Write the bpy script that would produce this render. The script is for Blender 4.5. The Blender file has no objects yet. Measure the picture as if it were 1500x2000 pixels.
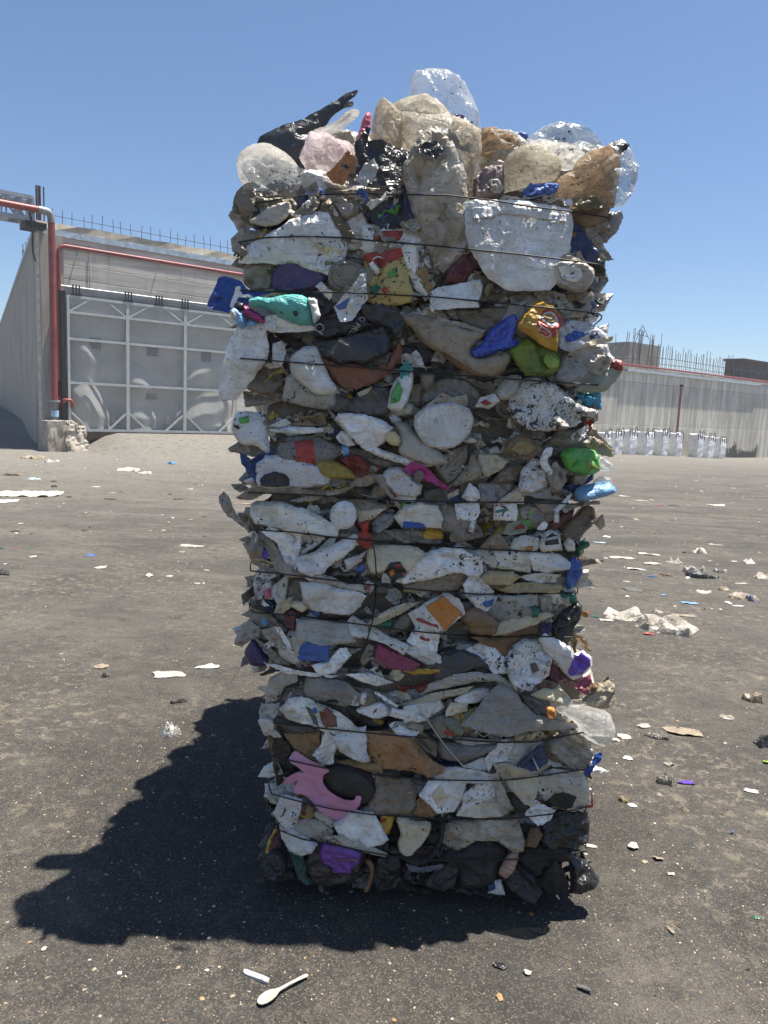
import bpy, math, random
import numpy as np
from mathutils import Vector, Matrix, noise
from mathutils.geometry import delaunay_2d_cdt
from mathutils.bvhtree import BVHTree
random.seed(7)
R_ = math.radians
scene = bpy.context.scene
COL = scene.collection

# ------------------------------------------------------------------ camera
F = 1440.0; TH = R_(7.9); RO = R_(2.5); CH = 1.6
fwd = Vector((0, math.cos(TH), -math.sin(TH)))
up0 = Vector((0, math.sin(TH), math.cos(TH)))
rt0 = Vector((1, 0, 0))
camr = rt0*math.cos(RO) + up0*math.sin(RO)
camu = up0*math.cos(RO) - rt0*math.sin(RO)
CAM = Vector((0, 0, CH))
cd = bpy.data.cameras.new('camera'); cam = bpy.data.objects.new('camera', cd); COL.objects.link(cam)
M = Matrix((camr, camu, -fwd)).transposed().to_4x4(); M.translation = CAM
cam.matrix_world = M
cd.sensor_fit = 'AUTO'; cd.sensor_width = 36; cd.lens = F/2000*36
cd.clip_start = 0.05; cd.clip_end = 5000
scene.camera = cam
def ray(px, py): return fwd + camr*((px-750)/F) + camu*((1000-py)/F)
def onY(px, py, Y):
    d = ray(px, py); return CAM + d*(Y/d.y)
def gp(px, py, z=0.0):
    d = ray(px, py); return CAM + d*((z-CH)/d.z)

# ------------------------------------------------------------------ world, sun
SUN = Vector((0.270, 0.094, 1.0)).normalized()
w = bpy.data.worlds.new('World'); scene.world = w; w.use_nodes = True
nt = w.node_tree; bg = nt.nodes['Background']
sk = nt.nodes.new('ShaderNodeTexSky'); sk.sky_type = 'NISHITA'; sk.sun_disc = False
sk.sun_elevation = math.asin(SUN.z); sk.sun_rotation = math.atan2(SUN.x, SUN.y)
sk.altitude = 0; sk.air_density = 1.0; sk.dust_density = .35; sk.ozone_density = 6.5
nt.links.new(sk.outputs[0], bg.inputs[0]); bg.inputs[1].default_value = 0.064
sd = bpy.data.lights.new('sun', 'SUN'); sd.energy = 5.0; sd.angle = R_(0.53); sd.color = (1.0, .955, .88)
so = bpy.data.objects.new('sun', sd); COL.objects.link(so)
so.rotation_euler = SUN.to_track_quat('Z', 'Y').to_euler(); so.location = (10, 4, 30)
vs = scene.view_settings
vs.view_transform = 'Standard'; vs.look = 'None'; vs.exposure = 1.1; vs.gamma = 1; vs.use_curve_mapping = False

# ------------------------------------------------------------------ materials
class NB:
    def __init__(s, name):
        s.m = bpy.data.materials.new(name); s.m.use_nodes = True
        s.t = s.m.node_tree; s.t.nodes.clear()
        s.out = s.n('ShaderNodeOutputMaterial')
    def n(s, typ, **kw):
        nd = s.t.nodes.new(typ)
        for k, v in kw.items():
            if hasattr(nd, k): setattr(nd, k, v)
        return nd
    def l(s, a, b): s.t.links.new(a, b)
    def coord(s, scale=(1, 1, 1), rot=(0, 0, 0)):
        c = s.n('ShaderNodeTexCoord'); mp = s.n('ShaderNodeMapping')
        mp.inputs['Scale'].default_value = scale; mp.inputs['Rotation'].default_value = rot
        s.l(c.outputs['Object'], mp.inputs[0]); return mp.outputs[0]
    def noise(s, vec, scale, detail=3, rough=.55, dist=0):
        t = s.n('ShaderNodeTexNoise'); t.inputs['Scale'].default_value = scale
        t.inputs['Detail'].default_value = detail; t.inputs['Roughness'].default_value = rough
        t.inputs['Distortion'].default_value = dist
        s.l(vec, t.inputs['Vector']); return t.outputs['Fac']
    def ramp(s, fac, a, b, va=0.0, vb=1.0):
        r = s.n('ShaderNodeMapRange'); r.interpolation_type = 'SMOOTHSTEP'
        r.inputs['From Min'].default_value = a; r.inputs['From Max'].default_value = b
        r.inputs['To Min'].default_value = va; r.inputs['To Max'].default_value = vb
        s.l(fac, r.inputs['Value']); return r.outputs[0]
    def math(s, op, a, b=None, c=None):
        m = s.n('ShaderNodeMath', operation=op)
        for i, v in enumerate((a, b, c)):
            if v is None: continue
            if isinstance(v, (int, float)): m.inputs[i].default_value = v
            else: s.l(v, m.inputs[i])
        return m.outputs[0]
    def mix(s, fac, a, b, mode='MIX'):
        m = s.n('ShaderNodeMix', data_type='RGBA', blend_type=mode)
        for i, v in ((0, fac), (6, a), (7, b)):
            if isinstance(v, (int, float)): m.inputs[i].default_value = v
            elif isinstance(v, tuple): m.inputs[i].default_value = (*v, 1)
            else: s.l(v, m.inputs[i])
        return m.outputs[2]
    def bump(s, h, strength, dist, normal=None):
        b = s.n('ShaderNodeBump'); b.inputs['Strength'].default_value = strength; b.inputs['Distance'].default_value = dist
        s.l(h, b.inputs['Height'])
        if normal is not None: s.l(normal, b.inputs['Normal'])
        return b.outputs[0]
    def bsdf(s, col, rough=.5, spec=.5, metal=0.0, normal=None):
        p = s.n('ShaderNodeBsdfPrincipled')
        for k, v in (('Base Color', col), ('Roughness', rough), ('Specular IOR Level', spec), ('Metallic', metal)):
            if isinstance(v, (int, float)): p.inputs[k].default_value = v
            elif isinstance(v, tuple): p.inputs[k].default_value = (*v, 1)
            else: s.l(v, p.inputs[k])
        if normal is not None: s.l(normal, p.inputs['Normal'])
        return p.outputs[0]
    def fin(s, sh): s.l(sh, s.out.inputs[0]); return s.m

ALB = 1.0
def plastic(name, col, rough=.36, speck=.5, grime=.5, trans=0.0, clear=0.0, bump=.5, spec=.5, veins=.3):
    """dirty waste plastic: grime film, dark specks, dirt gathered along creases"""
    col = tuple(x*ALB for x in col)
    b = NB(name); v = b.coord()
    oi = b.n('ShaderNodeObjectInfo')
    off = b.n('ShaderNodeVectorMath', operation='ADD'); b.l(v, off.inputs[0])
    cmb = b.n('ShaderNodeCombineXYZ'); r7 = b.math('MULTIPLY', oi.outputs['Random'], 37.0)
    b.l(r7, cmb.inputs[0]); b.l(cmb.outputs[0], off.inputs[1]); v = off.outputs[0]
    val = b.ramp(oi.outputs['Random'], 0, 1, .78, 1.06)
    hsv = b.n('ShaderNodeHueSaturation'); hsv.inputs['Color'].default_value = (*col, 1); b.l(val, hsv.inputs['Value'])
    c = hsv.outputs[0]
    gn = b.noise(v, 8, 6, .68, .6)
    g = b.math('MULTIPLY', b.ramp(gn, .36, .66), grime)
    dk = .2 if max(col) < .06 else 1.0
    gcol = (col[0]*.40+.030*dk, col[1]*.35+.022*dk, col[2]*.27+.011*dk)
    c = b.mix(g, c, gcol)
    mp = b.n('ShaderNodeMapping'); b.l(v, mp.inputs[0]); mp.inputs['Scale'].default_value = (9, 30, 60); b.l(b.math('MULTIPLY', oi.outputs['Random'], 6.0), mp.inputs['Rotation'])
    sc_ = b.noise(mp.outputs[0], 1.0, 5, .7, .3)
    c = b.mix(b.math('MULTIPLY', b.ramp(sc_, .52, .70), min(.75, grime*1.1)), c, (col[0]*.30+.020*dk, col[1]*.27+.016*dk, col[2]*.22+.010*dk))
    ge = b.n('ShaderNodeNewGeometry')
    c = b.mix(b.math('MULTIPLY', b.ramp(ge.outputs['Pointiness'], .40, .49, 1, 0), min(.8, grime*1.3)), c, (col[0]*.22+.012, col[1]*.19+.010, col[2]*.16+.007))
    vn = b.math('ABSOLUTE', b.math('SUBTRACT', b.noise(v, 13, 3, .6, 1.1), .5))
    vm = b.math('MULTIPLY', b.ramp(vn, .003, .020, 1, 0), b.ramp(b.noise(v, 6, 2), .40, .55))
    vn2 = b.math('ABSOLUTE', b.math('SUBTRACT', b.noise(v, 27, 4, .65, 1.6), .5))
    vm = b.math('MAXIMUM', vm, b.math('MULTIPLY', b.ramp(vn2, .002, .012, .6, 0), b.ramp(b.noise(v, 10, 3), .48, .60)))
    c = b.mix(b.math('MULTIPLY', vm, veins), c, (.045, .037, .028))
    den = b.ramp(b.noise(v, 9, 2), .3, .7, .10, -.03)
    lum = sum(col)/3; dfac = (.10+min(.42, lum*1.3) if lum < .55 else .36)*(.5 if max(col)-min(col) > .22*max(.4, max(col)) and lum < .5 else 1)*(1-.75*trans)
    du = b.math('ADD', b.ramp(b.noise(v, 4.5, 5, .65, .5), .40, .66, 0, .42), .07)
    c = b.mix(b.math('MULTIPLY', du, dfac), c, (.36, .30, .22))
    lo = b.ramp(b.math('FRACT', b.math('MULTIPLY', oi.outputs['Random'], 17.3)), 0, 1, .735 - .10*speck, .648 - .10*speck)
    ft = b.n('ShaderNodeTexNoise'); b.l(v, ft.inputs['Vector']); ft.inputs['Detail'].default_value = 2.5; ft.inputs['Roughness'].default_value = .64; ft.inputs['Distortion'].default_value = .4
    b.l(b.ramp(b.math('FRACT', b.math('MULTIPLY', oi.outputs['Random'], 7.7)), 0, 1, 60, 150), ft.inputs['Scale']); fine_ = ft.outputs['Fac']
    sm = b.ramp(b.math('SUBTRACT', b.math('SUBTRACT', fine_, den), lo), 0, .035)
    sm2 = b.ramp(b.math('SUBTRACT', b.math('SUBTRACT', b.noise(v, 34, 5, .72, .6), den), lo), .005, .03)
    c = b.mix(b.math('MAXIMUM', sm, sm2) if speck > 0 else 0.0, c, (.022, .018, .014))
    n1 = b.math('ADD', b.math('ABSOLUTE', b.math('SUBTRACT', b.noise(v, 15, 3, .5, 1.4), .5)), b.math('MULTIPLY', b.math('ABSOLUTE', b.math('SUBTRACT', b.noise(v, 37, 3, .5, .8), .5)), .5))
    nrm = b.bump(n1, min(1, bump*1.5), .018)
    nrm = b.bump(b.noise(v, 160, 2), bump*.35, .002, nrm)
    ro = b.math('ADD', b.math('MULTIPLY', g, .25), rough)
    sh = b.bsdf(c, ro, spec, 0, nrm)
    if trans > 0:
        tr = b.n('ShaderNodeBsdfTranslucent'); b.l(c, tr.inputs[0]); b.l(nrm, tr.inputs['Normal'])
        ms = b.n('ShaderNodeMixShader'); ms.inputs[0].default_value = trans
        b.l(sh, ms.inputs[1]); b.l(tr.outputs[0], ms.inputs[2]); sh = ms.outputs[0]
    if clear > 0:
        tp = b.n('ShaderNodeBsdfTransparent'); tp.inputs[0].default_value = (.93, .95, .96, 1)
        lw = b.n('ShaderNodeLayerWeight'); lw.inputs[0].default_value = .35
        dirt = b.math('MAXIMUM', b.math('MAXIMUM', sm, sm2), b.math('MULTIPLY', g, .6)) if speck > 0 else g
        f = b.math('MULTIPLY', b.math('SUBTRACT', 1.0, b.math('MULTIPLY', lw.outputs['Facing'], .75)), clear)
        f = b.math('MULTIPLY', f, b.math('SUBTRACT', 1.0, dirt))
        ms = b.n('ShaderNodeMixShader'); b.l(f, ms.inputs[0])
        b.l(sh, ms.inputs[1]); b.l(tp.outputs[0], ms.inputs[2]); sh = ms.outputs[0]
    return b.fin(sh)

PAL = {  # code: (material name, colour, options)
 'W': ('white_plastic', (.88, .88, .86), dict(speck=.74, grime=.55)),
 'WK': ('spattered_white_plastic', (.80, .79, .75), dict(speck=1.15, grime=.6, veins=.5)),
 'LW': ('clean_white_plastic', (.74, .74, .72), dict(speck=.25, grime=.15)),
 'LW2': ('grey_white_plastic', (.60, .62, .64), dict(speck=.25, grime=.3)),
 'CW': ('off_white_plastic', (.80, .76, .65), dict(speck=.66, grime=.65)),
 'C': ('cream_plastic', (.66, .58, .40), dict(speck=.5, grime=.4)),
 'LC': ('pale_yellow_plastic', (.72, .62, .30), dict(speck=.1, grime=.2)),
 'BE': ('beige_yellow_plastic', (.44, .36, .20), dict(speck=.55, grime=.4)),
 'T': ('tan_film', (.44, .36, .26), dict(speck=.5, grime=.6, trans=.2)),
 'T2': ('brown_grey_film', (.29, .24, .185), dict(speck=.4, grime=.6, trans=.15)),
 'TS': ('cream_sheet', (.48, .40, .29), dict(speck=.35, grime=.8, trans=.15, veins=.5)),
 'TB': ('amber_clear_plastic', (.30, .20, .10), dict(speck=.4, grime=.6, clear=.25, rough=.2)),
 'TB2': ('tan_card', (.34, .20, .085), dict(speck=.3, grime=.4, rough=.6)),
 'TB3': ('orange_brown_rubber', (.30, .13, .045), dict(speck=.2, grime=.5)),
 'G': ('grey_film', (.40, .35, .28), dict(speck=.5, grime=.6, trans=.2, rough=.33)),
 'G2': ('pale_grey_film', (.55, .51, .44), dict(speck=.5, grime=.6, trans=.15)),
 'GK': ('smeared_grey_film', (.30, .29, .26), dict(speck=1.1, grime=.8, veins=.5)),
 'L': ('light_film', (.74, .69, .60), dict(speck=.45, grime=.5, trans=.25)),
 'LG': ('light_grey_plastic', (.50, .50, .47), dict(speck=.5, grime=.5)),
 'LB': ('grimy_beige_film', (.66, .59, .49), dict(speck=.5, grime=.8, trans=.25, veins=.5)),
 'LB2': ('grimy_beige_bag', (.42, .37, .29), dict(speck=.45, grime=.85, veins=.5)),
 'D': ('dirty_clear_plastic', (.17, .16, .145), dict(speck=.4, grime=.5, rough=.18, spec=.7)),
 'D2': ('grey_clear_plastic', (.23, .22, .205), dict(speck=.35, grime=.5, rough=.2, spec=.7)),
 'K': ('black_film', (.011, .011, .013), dict(speck=0, grime=.3, rough=.28, bump=.8, spec=.55)),
 'K2': ('black_plastic', (.017, .018, .021), dict(speck=0, grime=.4, rough=.4)),
 'KC': ('black_cloth', (.014, .013, .013), dict(speck=0, grime=.5, rough=.85)),
 'KD': ('dusty_black_plastic', (.016, .015, .016), dict(speck=0, grime=.6, rough=.55)),
 'char': ('charcoal_plastic', (.040, .043, .050), dict(speck=.1, grime=.4)),
 'char2': ('grey_black_film', (.11, .105, .10), dict(speck=.2, grime=.5)),
 'X': ('clear_plastic', (.62, .64, .66), dict(speck=.2, grime=.2, clear=.9, rough=.12, spec=.7, trans=.3)),
 'X2': ('grimy_clear_plastic', (.30, .28, .24), dict(speck=.5, grime=.6, clear=.35, rough=.18, spec=.7)),
 'XG': ('clear_grey_film', (.44, .43, .40), dict(speck=.5, grime=.7, clear=.2, rough=.2, bump=.8)),
 'XT': ('clear_tan_film', (.48, .42, .32), dict(speck=.5, grime=.6, clear=.2, rough=.2, bump=.9)),
 'M': ('milky_plastic', (.88, .86, .82), dict(speck=.12, grime=.35, trans=.8, rough=.3, veins=.3, clear=.30)),
 'MB': ('beige_translucent_plastic', (.86, .79, .66), dict(speck=.6, grime=.55, trans=.7, veins=.5, bump=.7, clear=.25)),
 'MC': ('cream_translucent_plastic', (.84, .78, .65), dict(speck=.5, grime=.5, trans=.72, bump=.6, clear=.28)),
 'PK': ('pinkish_white_film', (.88, .78, .78), dict(speck=.2, grime=.2, trans=.75, bump=.6, clear=.25)),
 'WT': ('white_film', (.66, .64, .60), dict(speck=.3, grime=.35, trans=.5, bump=.6, clear=.12)),
 'WB': ('printed_white_film', (.64, .65, .68), dict(speck=.3, grime=.3, bump=.8)),
 'PG': ('pale_green_film', (.40, .43, .34), dict(speck=.3, grime=.4, trans=.2)),
 'PG2': ('green_grey_plastic', (.22, .25, .18), dict(speck=.3, grime=.4, rough=.25)),
 'BRF': ('brown_stained_film', (.70, .54, .38), dict(speck=.6, grime=.8, trans=.65, clear=.22, bump=.8, veins=.5)),
 'BR2': ('grey_brown_film', (.30, .24, .175), dict(speck=.4, grime=.7, trans=.15)),
 'PEACH': ('peach_plastic', (.52, .28, .12), dict(speck=.3, grime=.6, trans=.15)),
 'PEACH2': ('pink_grey_plastic', (.46, .28, .22), dict(speck=.2, grime=.6)),
 'NET': ('orange_net', (.50, .20, .07), dict(speck=.3, grime=.5)),
 'SNK': ('yellow_printed_film', (.50, .38, .12), dict(speck=.6, grime=.45, bump=.5)),
 'FY': ('yellow_orange_print', (.62, .33, .03), dict(speck=.2, grime=.35)),
 'GLD': ('gold_brown_print', (.42, .27, .08), dict(speck=.5, grime=.5)),
 'yel': ('yellow_plastic', (.62, .36, .02), dict(speck=.2, grime=.3)),
 'must': ('mustard_plastic', (.38, .27, .03), dict(speck=.4, grime=.4)),
 'olive': ('olive_brown_film', (.17, .135, .06), dict(speck=.4, grime=.5)),
 'orng': ('orange_plastic', (.62, .22, .03), dict(speck=.3, grime=.3)),
 'amber': ('amber_plastic', (.17, .095, .04), dict(speck=.2, grime=.5, rough=.18, spec=.7)),
 'brn': ('brown_cardboard', (.23, .125, .055), dict(speck=.3, grime=.5, rough=.7)),
 'dbrn': ('dark_brown_film', (.045, .032, .026), dict(speck=.1, grime=.5, bump=.7)),
 'choc': ('terracotta_plastic', (.21, .075, .042), dict(speck=.2, grime=.3)),
 'red': ('red_plastic', (.42, .028, .018), dict(speck=.25, grime=.4)),
 'redp': ('red_print', (.42, .04, .03), dict(speck=.25, grime=.3)),
 'dred': ('dark_red_plastic', (.17, .018, .016), dict(speck=.2, grime=.5)),
 'maroon': ('maroon_film', (.125, .022, .028), dict(speck=.25, grime=.5)),
 'pink': ('pink_plastic', (.72, .17, .25), dict(speck=.2, grime=.3, trans=.15)),
 'pinkl': ('pink_sheet_plastic', (.68, .30, .47), dict(speck=.35, grime=.12, rough=.5, bump=.1, veins=.1)),
 'mag': ('magenta_plastic', (.36, .018, .17), dict(speck=.15, grime=.3)),
 'mag2': ('dark_magenta_plastic', (.28, .03, .105), dict(speck=.4, grime=.5)),
 'mauve': ('mauve_film', (.38, .29, .30), dict(speck=.2, grime=.5, trans=.25)),
 'purp': ('purple_film', (.24, .075, .46), dict(speck=.35, grime=.35, bump=.5)),
 'dpurp': ('dark_purple_plastic', (.050, .022, .105), dict(speck=.15, grime=.25)),
 'violet': ('violet_foil', (.13, .05, .42), dict(speck=.1, grime=.1, rough=.22, bump=.9)),
 'navy': ('navy_plastic', (.022, .042, .125), dict(speck=.4, grime=.4)),
 'blue': ('blue_plastic', (.035, .12, .42), dict(speck=.3, grime=.4)),
 'blueb': ('bright_blue_film', (.015, .085, .38), dict(speck=.2, grime=.25, bump=.9, rough=.3)),
 'bluef': ('blue_foil', (.02, .075, .52), dict(speck=.1, grime=.1, rough=.2, bump=1.0, spec=.8)),
 'blued': ('dark_blue_film', (.02, .06, .20), dict(speck=.2, grime=.4, bump=.6)),
 'BG': ('blue_grey_film', (.13, .14, .18), dict(speck=.2, grime=.4)),
 'lblue': ('light_blue_plastic', (.20, .42, .70), dict(speck=.3, grime=.2)),
 'cyan': ('cyan_blue_plastic', (.04, .33, .52), dict(speck=.2, grime=.2)),
 'teal': ('teal_plastic', (.09, .44, .40), dict(speck=.25, grime=.2)),
 'tealf': ('teal_film', (.05, .30, .28), dict(speck=.2, grime=.3)),
 'ltealf': ('pale_teal_film', (.42, .58, .56), dict(speck=.3, grime=.3)),
 'dteal': ('dark_teal_film', (.025, .11, .095), dict(speck=.1, grime=.4)),
 'green': ('green_plastic', (.10, .38, .07), dict(speck=.35, grime=.3)),
 'dgreen': ('dark_green_plastic', (.012, .13, .075), dict(speck=.1, grime=.3, rough=.25)),
 'lime': ('lime_plastic', (.28, .40, .045), dict(speck=.4, grime=.4, trans=.3, rough=.25)),
 'limeb': ('bright_lime_plastic', (.42, .60, .10), dict(speck=.3, grime=.15, trans=.3, rough=.25)),
 'silv': ('silver_foil', (.55, .54, .52), dict(speck=.6, grime=.5, rough=.2, bump=1.0, spec=.9)),
 'txt': ('white_ink', (.55, .55, .55), dict(speck=0, grime=.4)),
}
MC = {}
def mat(code):
    if code not in MC:
        n, c, o = PAL[code]; MC[code] = plastic(n, c, **o)
    return MC[code]

def simple(name, col, rough=.6, spec=.3, metal=0., var=.3, scale=6, bump=.2, bd=.01, stretch=(1, 1, 1)):
    b = NB(name); v = b.coord(stretch)
    n = b.noise(v, scale, 6, .65)
    c = b.mix(b.ramp(n, .3, .7), tuple(x*(1-var) for x in col), tuple(min(1, x*(1+var)) for x in col))
    return b.fin(b.bsdf(c, rough, spec, metal, b.bump(b.noise(v, scale*6, 4), bump, bd)))

def concrete(name, col, stretch=(1, 1, 1), board=(0, 0), joint=None, soot=None):
    b = NB(name); v = b.coord(); vs_ = b.coord(stretch)
    n1 = b.noise(vs_, 1.6, 6, .65, .2); n2 = b.noise(v, .6, 4, .6); n3 = b.noise(v, 22, 5, .7)
    c = b.mix(b.ramp(n1, .3, .72), tuple(x*.66 for x in col), tuple(x*1.18 for x in col))
    c = b.mix(b.ramp(n2, .48, .72, 0, .55), c, (col[0]*.62, col[1]*.56, col[2]*.46))
    c = b.mix(b.ramp(n3, .55, .8, 0, .4), c, tuple(x*.5 for x in col))
    h = b.math('MULTIPLY', n3, .3)
    sp = b.n('ShaderNodeSeparateXYZ'); b.l(b.coord(), sp.inputs[0])
    ax = {'x': 0, 'y': 1, 'z': 2}
    if joint:
        for a, period, wd, off in joint:
            t = b.math('FRACT', b.math('ADD', b.math('DIVIDE', sp.outputs[ax[a]], period), off))
            t = b.math('ABSOLUTE', b.math('SUBTRACT', t, .5))
            k = b.ramp(t, .5-wd/period, .5, 0, 1)
            br = b.ramp(b.noise(v, 1.1, 3), .35, .6, .25, .95)
            c = b.mix(b.math('MULTIPLY', k, br), c, tuple(x*.38 for x in col))
            h = b.math('SUBTRACT', h, k)
            # board to board tone
            fl = b.math('FLOOR', b.math('ADD', b.math('DIVIDE', sp.outputs[ax[a]], period), off))
            wn = b.n('ShaderNodeTexWhiteNoise', noise_dimensions='1D'); b.l(fl, wn.inputs['W'])
            c = b.mix(1.0, c, b.mix(wn.outputs['Value'], (.86, .86, .86), (1.08, 1.07, 1.05)), 'MULTIPLY')
    # water run marks from the top and dirt splashed along the base
    run = b.ramp(b.noise(b.coord((2.2, 2.2, .12)), 2.0, 4, .6), .52, .70, 0, .5)
    c = b.mix(run, c, tuple(x*.5 for x in col))
    if soot:
        x0, x1, zt = soot
        k = b.math('MULTIPLY', b.ramp(sp.outputs[0], x0, x0+.5), b.ramp(sp.outputs[0], x1-.5, x1, 1, 0))
        hh = b.math('ADD', sp.outputs[2], b.math('MULTIPLY', b.math('SUBTRACT', b.noise(v, 1.5, 4, .65), .5), -2.4))
        k = b.math('MULTIPLY', k, b.ramp(hh, zt-.1, zt+.3, 1, 0))
        c = b.mix(b.math('MULTIPLY', k, .93), c, (.03, .028, .026))
    return b.fin(b.bsdf(c, .9, .2, 0, b.bump(h, .6, .015)))

# ------------------------------------------------------------------ object helpers
def tag(o, label=None, cat=None, group=None, kind=None):
    if label: o['label'] = label
    if cat: o['category'] = cat
    if group: o['group'] = group
    if kind: o['kind'] = kind
    return o
def empty(name, loc, label, cat, group=None):
    o = bpy.data.objects.new(name, None); COL.objects.link(o); o.location = loc; o.empty_display_size = .1
    return tag(o, label, cat, group)
def link(name, me, parent=None, label=None):
    o = bpy.data.objects.new(name, me); COL.objects.link(o)
    if parent is not None:
        o.parent = parent; o.matrix_parent_inverse = Matrix.Identity(4)
    if label: o['label'] = label
    return o
class MB:
    """collects geometry in world space (or the space given) and links it as one mesh"""
    def __init__(s): s.v = []; s.f = []; s.mi = []; s.sm = []
    def add(s, vs, fs, mi=0, smooth=False):
        k = len(s.v); s.v += [tuple(p) for p in vs]
        for f in fs: s.f.append([i+k for i in f]); s.mi.append(mi); s.sm.append(smooth)
    def box(s, o, u, v, n, a, b, c, mi=0):
        """box from corner o along unit vectors u,v,n by a,b,c"""
        o, u, v, n = Vector(o), Vector(u)*a, Vector(v)*b, Vector(n)*c
        p = [o, o+u, o+u+v, o+v]; p += [q+n for q in p]
        s.add(p, [(0, 3, 2, 1), (4, 5, 6, 7), (0, 1, 5, 4), (1, 2, 6, 5), (2, 3, 7, 6), (3, 0, 4, 7)], mi)
    def tube(s, pts, r, seg=10, mi=0, caps=True):
        pts = [Vector(p) for p in pts]; rs = r if isinstance(r, (list, tuple)) else [r]*len(pts)
        prev = None; vs = []
        for i, p in enumerate(pts):
            t = (pts[min(i+1, len(pts)-1)]-pts[max(i-1, 0)]).normalized()
            if prev is None:
                a = t.cross(Vector((0, 0, 1)) if abs(t.z) < .9 else Vector((1, 0, 0))).normalized()
            else: a = (prev - t*prev.dot(t)).normalized()
            prev = a; c = t.cross(a)
            for k in range(seg):
                g = 2*math.pi*k/seg; vs.append(p + (a*math.cos(g)+c*math.sin(g))*rs[i])
        fs = []
        for i in range(len(pts)-1):
            for k in range(seg):
                k2 = (k+1) % seg; fs.append((i*seg+k, i*seg+k2, (i+1)*seg+k2, (i+1)*seg+k))
        s.add(vs, fs, mi, True)
        if caps:
            n = len(pts)-1
            s.add(vs[:seg], [tuple(range(seg))[::-1]], mi); s.add(vs[n*seg:], [tuple(range(seg))], mi)
    def build(s, name, mats, parent=None, label=None, local=None):
        me = bpy.data.meshes.new(name)
        vs = s.v
        if local is not None: vs = [tuple(local @ Vector(p)) for p in vs]
        elif parent is not None:
            L = parent.matrix_world_loc if hasattr(parent, 'matrix_world_loc') else ORG.get(parent.name, Vector())
            vs = [tuple(Vector(p)-L) for p in vs]
        me.from_pydata(vs, [], s.f)
        for m in (mats if isinstance(mats, (list, tuple)) else [mats]): me.materials.append(m)
        me.polygons.foreach_set('material_index', s.mi); me.polygons.foreach_set('use_smooth', s.sm)
        me.update()
        return link(name, me, parent, label)
ORG = {}
def thing(name, loc, label, cat, group=None):
    o = empty(name, loc, label, cat, group); ORG[o.name] = Vector(loc); return o
def origin(p):  # world origin of a thing or of a part of it
    while p.parent is not None: p = p.parent
    return ORG.get(p.name, Vector())

# ------------------------------------------------------------------ crushed pieces
def inside(P, q):
    x, y = q[:, 0][:, None], q[:, 1][:, None]
    x0, y0 = P[:, 0][None], P[:, 1][None]; x1, y1 = np.roll(P[:, 0], -1)[None], np.roll(P[:, 1], -1)[None]
    c = ((y0 > y) != (y1 > y)) & (x < (x1-x0)*(y-y0)/np.where(np.abs(y1-y0) < 1e-12, 1e-12, y1-y0)+x0)
    return (c.sum(1) % 2) == 1
def distb(P, q):
    a = P; b = np.roll(P, -1, 0); d = b-a; L = (d**2).sum(1)+1e-12
    t = np.clip(((q[:, None]-a[None])*d[None]).sum(2)/L[None], 0, 1)
    pr = a[None]+t[..., None]*d[None]
    return np.sqrt(((q[:, None]-pr)**2).sum(2)).min(1)
def resample(P, step, smooth, rng, jit):
    P = np.array(P, float)
    for _ in range(smooth):
        nx = np.roll(P, -1, 0); Q = np.empty((2*len(P), 2)); Q[0::2] = .8*P+.2*nx; Q[1::2] = .2*P+.8*nx; P = Q
    out = []
    for i in range(len(P)):
        a, b = P[i], P[(i+1) % len(P)]; n = max(1, int(round(np.hypot(*(b-a))/step)))
        for k in range(n):
            out.append(a+(b-a)*k/n)
    P = np.array(out)
    if jit: P = P+rng.normal(0, jit, P.shape)
    keep = [0]
    for i in range(1, len(P)):
        if np.hypot(*(P[i]-P[keep[-1]])) > step*.35: keep.append(i)
    return P[keep]
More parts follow.
